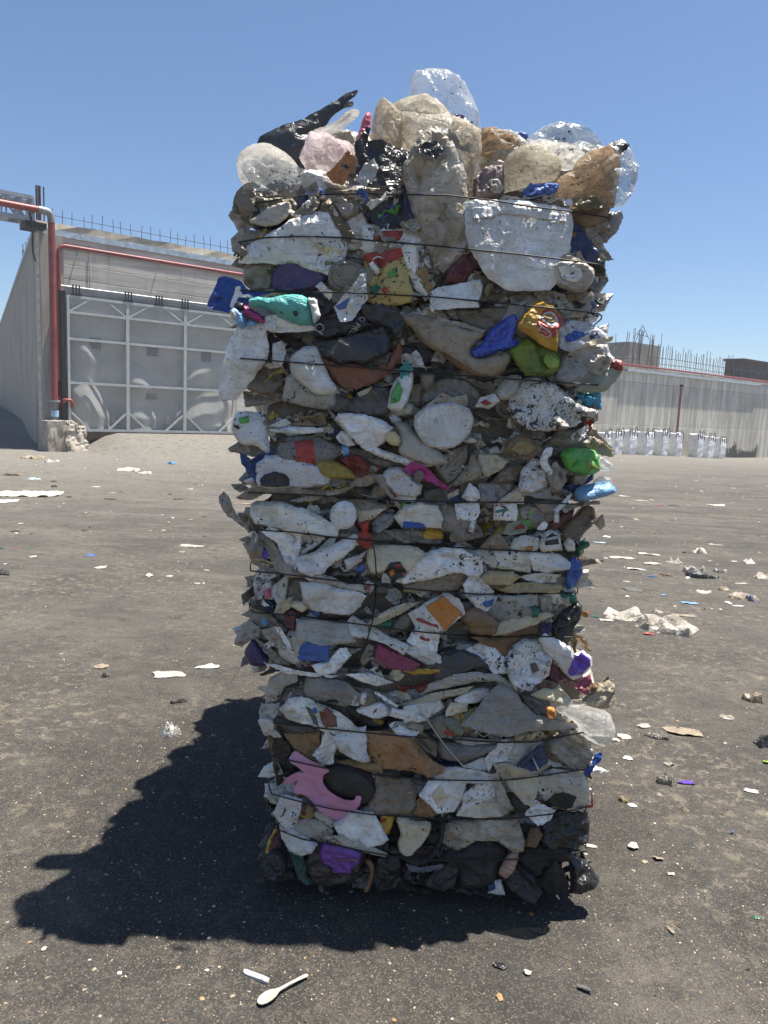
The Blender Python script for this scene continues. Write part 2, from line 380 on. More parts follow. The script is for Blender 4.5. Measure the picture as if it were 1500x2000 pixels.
class Piece:
    """one crushed item: an outline on a plane (u across, v up, h out of it), bent, folded and closed behind"""
    def __init__(s, poly, base, T, mode, seed, crum=1.0, tilt=None, back=.7, soft=False, fine=18, film=False):
        rng = np.random.default_rng(seed); s.rng = rng
        P = np.array(poly, float)
        s.c = P.mean(0); ext = P.max(0)-P.min(0); area = abs(np.sum(P[:, 0]*np.roll(P[:, 1], -1)-P[:, 1]*np.roll(P[:, 0], -1)))/2
        s.step = float(np.clip(math.sqrt(area)/fine, .0045, .0125)); s.soft = soft
        s.P = resample(P, s.step, 1 if soft else 0, rng, .0005 if soft else .0007)
        if not soft:      # uneven, torn outline
            o = rng.uniform(-50, 50); k = 24
            s.P = s.P+np.array([(noise.noise(Vector((x*k, y*k, o))), noise.noise(Vector((x*k, y*k, o+9)))) for x, y in s.P])*min(.005, .035*math.sqrt(area))
        s.base = base; s.T = T; s.mode = mode; s.back = back; s.crum = crum
        s.tilt = tilt if tilt is not None else (rng.uniform(-.20, .20), rng.uniform(-.30, .16))
        if max(ext) > .3: s.tilt = (s.tilt[0]*.4, s.tilt[1]*.4)
        cv = np.cov((P-s.c).T); ev, evec = np.linalg.eigh(cv); s.ang = math.atan2(evec[1, 1], evec[0, 1])+rng.normal(0, .22); s.off = rng.uniform(-50, 50, 3)
        # coarse crumple: random heights on a coarse net, straight folds between them
        m = .03; s.film = film; sp = float(np.clip(math.sqrt(area)*(.24 if film else .46), .016 if film else .03, .036 if film else .09)); s.sp = sp
        nx = max(2, int((ext[0]+2*m)/sp)+1); ny = max(2, int((ext[1]+2*m)/(sp*.7))+1)
        gx, gy = np.meshgrid(np.linspace(P[:, 0].min()-m, P[:, 0].max()+m, nx+1), np.linspace(P[:, 1].min()-m, P[:, 1].max()+m, ny+1))
        g = np.c_[gx.ravel(), gy.ravel()]+rng.uniform(-.42, .42, (gx.size, 2))*[sp, sp*.7]
        r = delaunay_2d_cdt([Vector(p) for p in g], [], [], 0, 1e-6)
        s.cq = np.array([tuple(v) for v in r[0]]); s.ct = np.array([f for f in r[2] if len(f) == 3]); s.ch = rng.uniform(-1, 1, len(s.cq))
        s.rib = (rng.uniform(.0012, .0024), rng.uniform(.014, .022), soft != 'lid') if (not film and rng.random() < (.8 if soft else .45)) else None
        s.creases = []
        for _ in range(rng.integers(1, 4) if (soft or film) else rng.integers(3, 6)):
            a = s.ang+math.pi/2+rng.normal(0, .45) if rng.random() < .7 else rng.uniform(0, math.pi); o = s.c+(rng.uniform(-.32, .32, 2))*ext
            s.creases.append((math.cos(a), math.sin(a), o, rng.uniform(.003, .009), rng.uniform(.3, .9)))
        g0 = s.P.min(0); g1 = s.P.max(0)
        nx = max(2, int((g1[0]-g0[0])/s.step)); ny = max(2, int((g1[1]-g0[1])/s.step))
        gx, gy = np.meshgrid(np.linspace(g0[0], g1[0], nx+1), np.linspace(g0[1], g1[1], ny+1))
        gx[1::2] += s.step*.5
        q = np.c_[gx.ravel(), gy.ravel()]+rng.normal(0, s.step*.10, (gx.size, 2))
        q = q[inside(s.P, q)]
        if len(q):
            d = distb(s.P, q); q = q[d > s.step*.55]
        s.R0 = distb(s.P, q).max() if len(q) else s.step
        n = len(s.P)
        pts = [Vector(p) for p in s.P]+[Vector(p) for p in q]
        r = delaunay_2d_cdt(pts, [(i, (i+1) % n) for i in range(n)], [], 1, 1e-6)
        s.q = np.array([tuple(v) for v in r[0]]); s.tri = [f for f in r[2] if len(f) == 3]
        s.h = s.height(s.q)
    def coarse(s, q):
        out = np.zeros(len(q)); A, B, C = s.cq[s.ct[:, 0]], s.cq[s.ct[:, 1]], s.cq[s.ct[:, 2]]
        den = (B[:, 1]-C[:, 1])*(A[:, 0]-C[:, 0])+(C[:, 0]-B[:, 0])*(A[:, 1]-C[:, 1]); den = np.where(np.abs(den) < 1e-12, 1e-12, den)
        x, y = q[:, 0][:, None], q[:, 1][:, None]
        l1 = ((B[:, 1]-C[:, 1])*(x-C[:, 0])+(C[:, 0]-B[:, 0])*(y-C[:, 1]))/den
        l2 = ((C[:, 1]-A[:, 1])*(x-C[:, 0])+(A[:, 0]-C[:, 0])*(y-C[:, 1]))/den
        l3 = 1-l1-l2; mn = np.minimum(np.minimum(l1, l2), l3); k = mn.argmax(1); i = np.arange(len(q))
        return l1[i, k]*s.ch[s.ct[k, 0]]+l2[i, k]*s.ch[s.ct[k, 1]]+l3[i, k]*s.ch[s.ct[k, 2]]
    def prof(s, q):
        d = np.where(inside(s.P, q), distb(s.P, q), 0)
        if s.soft == 'lid':
            R = min(s.R0, .007); t = np.clip(d/R, 0, 1)
            return np.sqrt(np.clip(1-(1-t)**2, 0, 1))*.7+.35*np.exp(-((d-.010)/.0045)**2)+.1*np.exp(-((d-.35*s.R0-.012)/.004)**2), d
        if s.soft:
            R = min(s.R0, max(.016, 1.1*s.T)); t = np.clip(d/R, 0, 1); return np.sqrt(np.clip(1-(1-t)**2, 0, 1)), d
        R = min(s.R0, .004+.20*s.T); t = np.clip(d/R, 0, 1)
        return .80*np.sqrt(np.clip(1-(1-t)**2, 0, 1))+.20*np.clip(d/max(s.R0, 1e-5), 0, 1), d
    def height(s, q):
        pr, d = s.prof(q)
        ca, sa = math.cos(s.ang), math.sin(s.ang)
        x, y = q[:, 0], q[:, 1]; a = (x*ca+y*sa); b = (-x*sa+y*ca)
        big = np.array([noise.noise(Vector((a_*5+s.off[0], b_*12, s.off[1]))) for a_, b_ in zip(a, b)])
        rid = np.array([1-2*abs(noise.noise(Vector((a_*14+s.off[1], b_*46, s.off[2])))) for a_, b_ in zip(a, b)])
        fold = s.coarse(q)
        cr = np.zeros(len(q))
        for cx, cy, o, wd, dep in s.creases:
            cr += dep*np.exp(-np.abs((x-o[0])*cx+(y-o[1])*cy)/wd)
        if s.mode == 'p':
            T = s.T*(.68 if s.soft else .40)
            k = np.clip(d/.010, 0, 1)
            wr = np.array([noise.noise(Vector((a_*9+s.off[2], b_*30, s.off[1])))-.5*abs(noise.noise(Vector((a_*30+s.off[2], b_*75, s.off[1])))) for a_, b_ in zip(a, b)])
            if s.film: h = T*pr*(1+.3*big)*(1-.5*np.clip(cr, 0, 1)) + k*((.07*s.T+.0022)*fold + .0105*wr + .0040*rid)*s.crum
            else:
              if s.rib: h0 = s.rib[0]*np.sin(2*math.pi*(a if s.rib[2] else np.hypot(x-s.c[0], y-s.c[1]))/s.rib[1])*np.clip(.5+3*big, 0, 1)
              else: h0 = 0
              h = k*h0 + T*pr*(1+.25*big)*(1-.45*np.clip(cr, 0, 1)) + k*((.24*s.T+.0028)*(.5 if s.soft else 1.3)*fold + .0016*rid + (.0042*wr if not s.soft else .0012*wr))*s.crum
        else:
            lip = np.exp(-d/.007)*np.array([noise.noise(Vector((x_*16, y_*16, s.off[2]))) for x_, y_ in q])
            h = .006*np.array([noise.noise(Vector((a_*7+s.off[2], b_*55, s.off[1]))) for a_, b_ in zip(a, b)]) + min(.02, .006+.07*s.R0)*big + (.16*s.sp+.0025)*fold*s.crum + .003*rid*s.crum + .004*cr + .009*lip
        return s.base+h+s.tilt[0]*(x-s.c[0])+s.tilt[1]*(y-s.c[1])
    def mesh(s, mb, frame, mi=0):
        O, e1, e2, n = frame
        N = len(s.q)
        edges = {}
        for f in s.tri:
            for i in range(3):
                e = (f[i], f[(i+1) % 3]); edges[e] = edges.get(e, 0)+1
        bnd = [e for e in edges if (e[1], e[0]) not in edges]
        if s.mode == 'p':
            th = .0015+s.T*s.back*s.prof(s.q)[0]
            hb = s.base+s.tilt[0]*(s.q[:, 0]-s.c[0])+s.tilt[1]*(s.q[:, 1]-s.c[1])-th
        else: hb = s.h-.0022
        vs = [O+e1*float(p[0])+e2*float(p[1])+n*float(h) for p, h in zip(s.q, s.h)]
        vs += [O+e1*float(p[0])+e2*float(p[1])+n*float(h) for p, h in zip(s.q, hb)]
        # triangle winding so that front faces along n
        a, b, c = [s.q[i] for i in s.tri[0]] if s.tri else ((0, 0), (1, 0), (0, 1))
        ccw = ((b[0]-a[0])*(c[1]-a[1])-(b[1]-a[1])*(c[0]-a[0])) > 0
        right = e1.cross(e2).dot(n) > 0
        fl = ccw == right
        fs = [tuple(f) if fl else tuple(f[::-1]) for f in s.tri]
        fs += [tuple(i+N for i in (f[::-1] if fl else f)) for f in s.tri]
        fs += [((e[1], e[0], e[0]+N, e[1]+N) if fl else (e[0], e[1], e[1]+N, e[0]+N)) for e in bnd]
        mb.add(vs, fs, mi, True)
        return mb
def sharpen(o, deg): o.data.set_sharp_from_angle(angle=R_(deg))
TABLE = '''
# crop name mat mode layer thick_mm | polygon | label
=TOP
P plastic_film G2 p -12 60 | 478,312 530,280 600,268 650,300 640,400 560,420 490,400
P plastic_film L p -13 60 | 590,290 650,250 700,255 730,290 720,380 640,400
P plastic_film T p -12 60 | 700,270 760,240 800,250 820,330 800,400 710,400
P crushed_jug MB p -14 60 | 860,280 900,240 950,260 985,300 980,390 880,395
P plastic_film L p -13 50 | 930,300 990,262 1060,270 1120,300 1130,390 960,395
P plastic_film G2 p -12 50 | 1060,300 1130,272 1190,285 1215,340 1190,400 1080,400
P plastic_film D2 p -11 50 | 640,330 700,310 790,330 800,410 650,420
A plastic_sheet char s -7 0 | 325,572 480,490 620,448 780,352 910,272 1002,234 985,275 925,325 968,318 968,362 900,372 830,410 780,490 700,530 660,600 660,800 540,800 400,700 | stiff black sheet slanting up from the top left corner
A crushed_bottle M p -6 30 | 690,515 830,470 930,370 1000,362 1008,395 950,445 880,505 820,530 700,548
A crushed_jug M p -3 70 | 185,680 240,600 320,570 400,572 500,630 570,690 630,780 645,890 600,930 450,960 330,950 270,920 235,860 200,780 | milky white jug at the top left corner
> scrap_patch yel | 612,780 635,755 660,790 685,850 650,890 625,840
A plastic_bag PK p -4 60 | 615,690 650,590 680,530 790,510 850,550 930,570 980,620 960,680 880,740 790,780 860,860 850,920 740,940 690,900 650,760 | pinkish white crumpled bag
A plastic_net NET s 1 0 | 785,790 850,750 930,655 990,720 960,760 900,860 840,850 | orange netting scrap
A crushed_bottle pink p -4 30 | 1040,385 1085,375 1075,520 1050,580 1010,660 975,640 990,560 1010,480 | pink bottle standing up by the beige jug
A crushed_jug MB p -3 60 | 1085,460 1120,330 1160,280 1185,300 1260,360 1300,460 1300,560 1270,640 1160,620 1090,610 | beige jug on the top
P crushed_jug MB p -4 90 | 745,225 760,195 790,180 830,172 862,190 890,230 900,275 860,295 820,310 790,300 770,260 | large beige jug at the top
A plastic_bag K s 1 0 | 980,640 1060,510 1090,520 1060,600 1160,590 1260,620 1340,650 1320,740 1260,850 1290,900 1270,1020 1390,1080 1290,1140 1150,1150 1060,1090 1010,1000 1150,990 1180,880 1120,870 1040,890 980,850 1000,760 | torn black bag
A plastic_scrap silv s 3 0 | 985,840 1040,750 1100,710 1130,760 1090,850 1040,890
A plastic_film T2 p 0 20 | 840,910 960,890 1100,890 1190,900 1170,990 1050,980 930,940
A plastic_film navy p 1 25 | 1290,900 1330,960 1390,1080 1390,1150 1340,1180 1280,1150 1290,1050 | dark blue film
A plastic_film L s -2 0 | 160,1080 210,990 270,985 300,1100 330,1130 280,1160 225,1190 190,1120
A plastic_film G p 0 25 | 265,930 420,960 560,950 600,1000 560,1060 420,1130 300,1120 270,1020
A container_lid L p 2 14 | 300,1110 370,1060 450,1000 530,975 552,1010 530,1070 470,1120 400,1135
P crushed_tub W p 2 34 | 535,457 568,436 610,420 634,418 649,433 658,451 668,475 668,490 660,510 642,532 610,520 575,512 530,508 480,508 490,485 505,474 | white tub spattered with dirt
A plastic_film G s 1 0 | 480,1170 600,1040 700,940 760,960 740,1020 700,1070 560,1130
A plastic_film G p 1 18 | 740,960 820,930 920,960 1010,1010 1000,1060 930,1100 880,1080 830,1000
A plastic_scrap olive s 2 0 | 740,1020 810,1000 870,1070 940,1140 980,1220 900,1210 870,1150 830,1080 760,1060
A crushed_tub W p 1 16 | 930,1110 1020,1060 1060,1120 1060,1230 960,1225
A plastic_film G p 0 20 | 240,1200 350,1160 460,1180 470,1240 300,1333 240,1333
A plastic_scrap must s 1 0 | 250,1333 310,1240 400,1150 400,1190 330,1260 290,1333
P crushed_tub W p 1 24 | 712,440 745,443 790,438 820,450 834,480 835,520 810,520 780,490 730,495 712,485
> paper_label red | 730,460 748,452 785,451 787,461 780,470 752,474 729,471
P food_wrapper SNK p 3 30 | 709,495 733,489 787,482 788,498 796,528 805,570 802,588 760,598 733,597 715,582 712,540 | yellow snack bag with a red top edge
> printed_band red | 709,496 733,489 787,482 788,499 760,513 730,515 711,506
> printed_patch green | 757,531 773,526 776,540 758,543
> printed_patch redp | 745,568 751,561 758,565 759,572 751,576
> printed_patch dgreen | 722,560 735,555 745,562 735,575 722,572
> printed_lines redp | 716,516 735,511 737,519 719,524
> printed_lines redp | 740,512 752,510 755,520 742,522
> printed_lines redp | 722,530 738,527 739,533 724,537
P crushed_tub W p 3 16 | 787,489 811,474 817,507 815,528 835,564 838,579 814,561 796,528
C container_lid dpurp p 2 22 | 440,330 450,260 520,215 620,205 710,235 780,290 800,320 730,370 640,395 500,400 450,380 | dark purple lid
C container_lid X2 p 3 14 | 800,300 830,230 880,200 960,200 1030,230 1045,290 1020,350 950,390 870,400 820,370 | clear round food lid
> lid_rim X2 | 830,300 850,250 900,225 960,225 1010,260 1015,310 960,360 890,370 850,350
C plastic_film G p 0 26 | 250,230 400,150 560,180 480,210 440,280 440,380 300,390 250,330
C plastic_bag blueb s 3 0 | 35,485 60,420 95,320 130,308 230,330 280,385 400,395 450,410 300,430 280,480 200,520 150,530 60,510 | blue bag hanging out on the left
C plastic_scrap W s 5 0 | 190,430 205,375 235,375 240,415 300,425 300,440 220,435 195,500 175,490
C crushed_bottle teal p 7 50 | 280,450 330,430 420,440 540,415 620,420 660,440 690,500 700,600 640,610 540,590 470,540 390,500 300,490 | teal bottle lying on its side
> printed_patch navy | 575,530 605,525 612,560 587,562
C bottle_cap LW p 8 40 | 655,435 725,440 735,490 755,560 705,605 690,520
C crushed_bottle lblue p 6 30 | 155,530 190,500 230,520 260,570 265,610 240,640 200,600 | light blue bottle end
> bottle_cap silv | 172,540 198,522 216,555 206,592 184,588
C crushed_bottle lblue p 4 25 | 240,610 300,570 370,600 385,640 270,655
C crushed_bottle mag p 6 26 | 250,475 280,500 350,540 395,580 380,608 300,570 240,530 | magenta tube
C bottle_cap K p 6 24 | 198,455 262,478 242,528 200,500
C plastic_tray W p 5 26 | 375,600 410,560 470,545 560,590 700,610 690,640 600,655 450,655 400,640
C plastic_film K2 s 2 0 | 450,400 640,395 720,370 830,420 850,480 780,560 700,640 690,560 640,430 | black film
C plastic_bag K2 p 4 22 | 690,660 760,560 860,530 1000,540 1060,590 1090,620 1000,660 860,690 820,705 720,700 | black bag with white lettering
>t lettering txt Q 748,640 60 0
>t lettering txt Q~PRO 990,628 36 235
C crushed_tube char p 4 34 | 1010,480 1150,490 1260,520 1300,600 1285,700 1230,710 1200,640 1100,600 1030,550 | dark grey hose end
> hose_rim K2 | 1225,640 1255,615 1290,612 1296,630 1262,645 1248,690 1232,700
C crushed_tub char p 5 60 | 690,710 850,705 980,670 1150,625 1190,640 1210,740 1190,810 1060,850 920,860 880,870 780,820 730,760 | charcoal grey moulded tub
C crushed_tub choc p 4 34 | 750,800 870,870 960,850 1050,880 1100,900 1180,860 1210,800 1250,715 1275,750 1280,820 1230,900 1130,970 990,1030 910,1010 830,950 780,880 | terracotta brown crushed pot
C plastic_scrap W s 4 0 | 725,365 760,340 830,410 810,450
C food_wrapper W s 5 0 | 850,490 930,410 1000,310 1040,300 1050,450 960,570 890,580 865,520
> printed_patch blue | 850,495 940,440 920,510 880,518
C crushed_jug W p 4 40 | 90,1070 110,900 150,760 220,650 330,640 385,640 400,760 395,830 320,930 260,1000 200,1060 | white jug half hanging out on the left
C plastic_scrap KC s 3 0 | 395,640 470,660 480,730 430,850 405,850 400,760
C plastic_film T2 p 2 22 | 250,1010 380,880 450,850 500,900 510,1000 440,1060 330,1050
C plastic_scrap must s 4 0 | 370,1020 420,940 500,895 530,930 450,935 395,990
C plastic_scrap W s 4 0 | 450,740 500,730 530,790 500,880 440,880
C drink_cup W p 5 40 | 560,830 650,770 740,770 750,820 800,950 850,1020 810,1050 720,1050 640,990 570,930
C plastic_bag char2 p 2 32 | 520,760 590,900 700,1030 830,1040 950,1090 1090,1010 1190,1020 1190,1190 1100,1200 940,1190 800,1150 680,1090 580,1000 540,900 | large grey bag
C plastic_film G p 1 18 | 250,1050 450,1050 540,1060 530,1100 400,1130 270,1150
C plastic_film tealf s 4 0 | 1270,900 1320,850 1355,900 1310,980 1270,960
C crushed_bottle W p 4 30 | 1195,1150 1210,1060 1240,980 1310,930 1350,920 1350,1000 1320,1100 1280,1160 | white bottle with a green label
> paper_label green | 1205,1130 1220,1040 1260,980 1290,1040 1270,1110
C plastic_scrap C s 5 0 | 995,1060 1090,1020 1060,1060 1010,1080
C plastic_bag K s 1 0 | 1270,760 1350,690 1440,740 1520,760 1680,880 1500,960 1400,950 1320,930
C drink_cup T2 p 3 16 | 1400,930 1500,930 1490,1000 1440,1050 1410,1000
B crushed_bottle X p -9 110 | 0,130 60,100 150,90 250,110 330,160 390,250 430,350 445,480 440,600 420,700 380,760 330,700 230,560 100,400 0,300 | clear round bottle bulging from the top
B plastic_film MB p 0 30 | 270,400 360,430 440,480 440,600 400,700 390,880 350,880 340,700 320,600 250,520 | tan translucent film
B plastic_scrap dpurp s -2 0 | 270,390 330,390 360,430 330,470 280,450
P plastic_bag LB p 2 44 | 787,330 815,270 842,250 858,260 883,279 900,305 910,337 914,380 920,410 926,450 922,475 868,523 850,505 830,470 820,440 805,400 | tall dirty beige bag
B plastic_scrap K s 6 0 | 40,620 90,560 150,540 215,600 160,660 110,640
B plastic_film BRF p -2 40 | 440,460 530,450 600,480 700,545 640,620 560,640 480,640 440,620
B plastic_film blue p -6 20 | 630,490 680,485 730,500 720,540 660,540
B plastic_box X p -8 60 | 720,510 830,450 910,415 1020,445 1120,490 1185,540 1160,600 1080,640 960,640 800,590 | clear tray on the top right
B crushed_jug M p -4 60 | 690,560 800,520 930,530 1040,570 1090,620 1060,700 940,720 780,640
B crushed_jug MC p 0 50 | 570,800 590,640 700,570 780,570 920,640 935,700 900,770 780,800 640,830 580,850 | cream translucent jug
B plastic_film mauve p 0 30 | 390,780 470,700 580,690 580,850 540,900 400,885
B plastic_scrap L p 2 14 | 490,790 540,780 575,830 540,870 500,850
B plastic_bag blue p 2 26 | 690,850 740,800 850,800 910,810 900,860 820,890 710,905 | blue bag knot
B plastic_film BRF p 0 60 | 900,780 1000,720 1040,660 1120,600 1230,570 1290,620 1300,700 1280,800 1250,940 1140,950 1000,960 930,900 | brown stained film bulging at the right corner
B plastic_bag X p -1 50 | 1250,690 1290,560 1360,590 1400,680 1405,760 1360,880 1310,935 1230,945 1260,820 | clear crumpled bag at the right corner
B plastic_scrap char s 0 0 | 1210,570 1300,530 1340,580 1290,640 1240,600
B food_wrapper olive p 3 20 | 1000,940 1060,890 1140,880 1190,930 1190,965 1080,975
B plastic_film T s 2 0 | 580,910 720,900 880,900 940,930 950,975 850,970 700,940
P plastic_film BRF p 1 26 | 1110,405 1160,395 1195,400 1185,430 1150,442 1120,430
P crushed_tub W p 4 24 | 921,402 957,398 1024,401 1107,414 1109,440 1105,490 1085,540 1064,556 1030,558 990,554 960,535 940,505 925,480 921,450 | white bucket lid with a moulded rim
> bucket_rim LW | 922,404 1024,403 1106,416 1107,432 1060,427 980,417 968,420 958,426 924,428
P plastic_net navy p 2 20 | 1106,418 1133,430 1150,465 1172,490 1160,515 1130,512 1104,502 | dark blue mesh bag
P plastic_film T s 1 0 | 1133,432 1160,445 1195,415 1190,445 1168,455 1185,490 1195,508 1172,510 1150,465
B plastic_scrap MB p 2 20 | 150,960 260,900 370,960 380,1080 300,1180 200,1190 150,1100
D plastic_film maroon p 2 22 | 250,250 400,80 450,130 480,190 460,240 400,270 370,330 240,345 | maroon film
D container_lid G2 p 5 24 | 930,220 1000,200 1130,210 1200,260 1195,330 1150,390 1080,400 970,350 940,280 | round grey lid with a raised rim
> lid_rim W | 965,240 1040,225 1110,250 1120,310 1080,340 1000,320
D plastic_scrap T p 4 18 | 960,180 1040,140 1110,130 1150,200 1080,215 980,210
D plastic_frame W p 4 14 | 155,400 200,375 440,335 460,370 430,460 435,495 180,505 170,525 150,490
D plastic_film G p 0 30 | 420,290 560,310 640,350 900,350 980,400 850,450 700,480 450,450 430,400
D plastic_film G p 1 22 | 120,520 430,500 700,490 760,510 700,590 640,580 500,660 300,570
D plastic_film LB p 1 24 | 940,500 1040,440 1190,390 1200,420 1180,540 1100,570 1000,580
D plastic_scrap blue s 2 0 | 1150,530 1190,430 1195,560
C plastic_scrap GLD s 3 0 | 1370,270 1440,235 1470,330 1480,420 1420,370 1390,310
D plastic_scrap G p 1 16 | 50,130 150,120 200,230 190,280 110,260 60,200
D food_cup FY p 6 44 | 710,610 760,540 820,470 880,455 950,490 1000,570 1005,600 970,660 960,780 900,760 800,690 720,640 | yellow instant food cup with a bowl picture
> printed_band redp | 880,510 940,520 1000,575 1003,610 972,650 905,640 850,590
> printed_bowl LW | 855,575 875,535 915,525 955,545 972,590 950,628 905,628 870,605
> printed_food GLD | 868,570 885,545 915,540 945,558 955,590 935,605 900,600 878,590
> printed_band redp | 830,590 955,665 935,702 825,632
> logo_oval LW | 828,640 850,628 890,645 915,675 910,695 880,698 845,675
> logo_oval redp | 835,643 852,634 886,650 908,676 903,689 880,690 848,671
>t lettering LW osem 870,664 28 -26
D food_wrapper bluef p 5 26 | 400,780 470,740 540,640 620,580 690,550 705,600 680,700 720,740 690,760 600,780 520,810 420,820 | shiny blue foil wrapper
D plastic_box lime p 4 40 | 650,790 720,720 770,690 850,740 960,790 990,830 980,910 900,940 760,940 710,890 | lime green translucent tray
> moulded_dome limeb | 860,840 900,800 980,830 975,890 900,905
D plastic_sheet TS p 4 30 | -60,545 0,540 120,560 250,590 380,640 490,650 480,700 420,740 400,790 460,830 560,800 650,790 665,830 610,920 540,960 450,950 330,900 210,800 100,740 60,700 20,640 -40,590 | large torn cream sheet with brown edges
> stained_edge brn | 210,795 330,860 450,930 540,950 530,962 450,953 330,902 205,805
D plastic_film G2 s 5 0 | 180,565 330,600 490,650 470,665 330,630 170,590
D plastic_bag WB p 3 36 | 970,640 1050,590 1170,600 1260,650 1310,700 1200,740 1060,780 990,760 | white bag with blue print
> printed_patch blueb | 1010,690 1080,650 1165,670 1100,710 1020,730
> printed_patch navy | 1170,690 1220,660 1250,690 1200,722
D plastic_scrap C s 5 0 | 1110,760 1200,710 1310,695 1310,720 1180,750
D plastic_bag XG p 3 44 | 950,950 1010,820 1060,770 1200,730 1300,740 1310,850 1220,900 1100,1000 1030,1010 960,980 | clear crumpled bag
D plastic_scrap LB p 5 20 | 1180,920 1230,820 1270,810 1310,860 1290,900 1240,940
D plastic_bag PG p 4 30 | 1070,1050 1140,930 1240,900 1330,890 1390,910 1340,980 1290,1040 1180,1055 | pale green bag end
D bottle_cap red p 5 24 | 1308,880 1338,835 1390,850 1397,900 1350,912 | red screw cap
D plastic_scrap LW s 5 0 | 1255,770 1290,780 1330,830 1325,855 1280,805
D plastic_box cyan p 1 34 | 1070,1065 1230,1045 1250,1050 1255,1160 1190,1165 1100,1120 | bright blue plastic box
D crushed_jug WK p 5 60 | 680,1160 690,1060 740,1000 830,970 950,1010 1000,1060 1070,1130 1180,1170 1150,1210 1050,1260 900,1290 790,1270 720,1220 | white jug heavily spattered with black
D drink_cup G2 p 4 30 | 565,1070 590,980 650,945 725,940 720,990 690,1070 640,1100 590,1100
D plastic_film D p 2 20 | 560,1110 680,1100 690,1180 640,1230 560,1170
D container_lid D p 1 18 | 70,1150 80,1050 150,980 280,955 380,980 450,1050 470,1110 400,1180 300,1100 150,1120
F container_lid W p 6 20 | 50,190 60,110 160,60 300,45 400,80 430,150 400,240 320,310 230,330 140,310 90,260 | round white lid
F food_wrapper W p 5 12 | 470,50 500,-10 590,-30 620,10 560,60 | crumpled white and red wrapper
> printed_patch redp | 490,20 530,0 570,25 540,45
F plastic_film L s 5 0 | 100,60 170,10 230,-40 290,-10 380,-30 390,40 300,45 170,70
P plastic_film WT s 1 0 | 815,262 850,246 905,262 925,300 880,286 850,300
P plastic_film WT p -2 30 | 940,250 1000,246 1050,290 1020,318 960,310
P plastic_film X s 2 0 | 466,322 520,300 596,336 580,372 500,372
P plastic_film X s -4 0 | 1040,262 1100,232 1150,250 1178,285 1120,300
P plastic_film X s 1 0 | 1170,330 1215,300 1250,320 1240,370 1200,400
=MID
F plastic_film T s -1 0 | 1150,190 1230,140 1260,130 1310,240 1400,330 1420,380 1380,400 1250,280 1190,240
F plastic_scrap red s 1 0 | 1170,215 1240,140 1275,150 1260,215 1215,240
E crushed_bottle W p 2 30 | 125,200 150,110 230,100 330,130 345,230 370,340 350,365 280,310 200,310 150,260 | white bottle with a green patch
> paper_label green | 165,130 230,110 240,160 180,172
E plastic_film G s 0 0 | 100,340 170,290 290,310 330,350 380,360 300,385 200,380 110,365
E plastic_film blued s 2 0 | 180,370 260,420 340,370 400,360 400,420 320,470 290,580 230,500 190,440 | dark blue film
E plastic_film D p -1 20 | 160,560 220,490 290,540 300,600 200,600
E crushed_tub LW2 p 3 44 | 305,560 310,460 370,410 470,410 610,440 700,470 770,550 760,600 640,610 520,610 400,620 320,600
> tub_opening K | 312,560 340,525 420,500 490,520 515,555 520,605 420,612 325,600
E container_lid must p 4 18 | 680,450 760,425 850,440 940,490 990,550 900,548 800,545 740,520 | yellow lid
E plastic_scrap dred p 3 20 | 850,430 920,395 1010,390 1080,460 1070,520 1000,545 930,480
E crushed_jug W p 4 44 | 865,160 890,120 1050,125 1150,160 1230,210 1200,280 1130,330 1250,370 1480,440 1380,455 1180,400 1060,350 990,290 930,220 | long white crushed jug
E bottle_cap LC p 6 18 | 1185,260 1210,225 1265,230 1295,280 1285,325 1240,322 1200,295 | pale yellow cap
E crushed_bottle L p 4 34 | 1260,180 1330,175 1420,260 1500,310 1620,420 1500,445 1400,410 1290,370 1300,290 1290,230
E plastic_scrap W p 3 14 | 845,265 880,225 930,240 970,310 930,322 870,300
E plastic_scrap navy p 1 14 | 765,230 800,200 870,210 840,265 790,270
E plastic_scrap W p 2 12 | 400,215 560,190 740,205 760,225 600,238 450,232
E plastic_scrap W s 2 0 | 380,180 490,140 520,170 450,192
E plastic_scrap T p 1 12 | 500,170 640,140 720,180 560,192
E crushed_bottle D p 1 24 | 440,280 540,250 740,250 830,290 700,312 500,315
E crushed_bottle D p 1 24 | 550,380 650,320 800,300 890,330 820,395 700,410 580,415
> paper_label redp | 570,365 655,360 662,412 580,412
> paper_label LW | 580,372 610,370 612,385 582,387
E plastic_film G p 1 20 | 1040,400 1180,410 1360,455 1300,480 1200,480 1100,460
P plastic_bag mag s 4 0 | 787,917 806,903 830,910 855,935 881,954 870,957 845,942 820,935 | magenta film
> bottle_cap mauve | 806,925 816,917 827,921 829,933 818,942 808,937
E crushed_tub W p 4 34 | 1180,540 1220,490 1300,490 1350,540 1430,600 1420,650 1380,670 1270,660 1200,600
E plastic_scrap W p 3 12 | 1230,658 1390,682 1390,712 1270,705
E plastic_film T s 3 0 | 160,680 250,620 400,605 600,620 700,640 850,630 970,600 900,650 700,685 500,655 350,655 280,692 190,697 | long tan film flap
E plastic_film G p 2 20 | 560,560 700,545 850,545 970,590 900,620 700,625 580,610
E plastic_film G s 0 0 | 120,590 190,590 250,630 180,645 130,615
E plastic_film G2 s 0 0 | 35,680 70,645 110,700 140,780 200,850 260,910 240,920 170,870 90,810 50,760 | torn grey sheet sticking out to the left
E plastic_film G2 s 0 0 | 190,840 220,780 260,800 275,900 230,890
E plastic_film LB s 3 0 | 530,705 640,680 740,680 730,702 600,715
E plastic_film T s 3 0 | 930,600 1000,545 1110,520 1160,560 1050,605
E plastic_film G s 5 0 | 1090,540 1160,530 1220,640 1290,730 1290,770 1230,700 1150,600
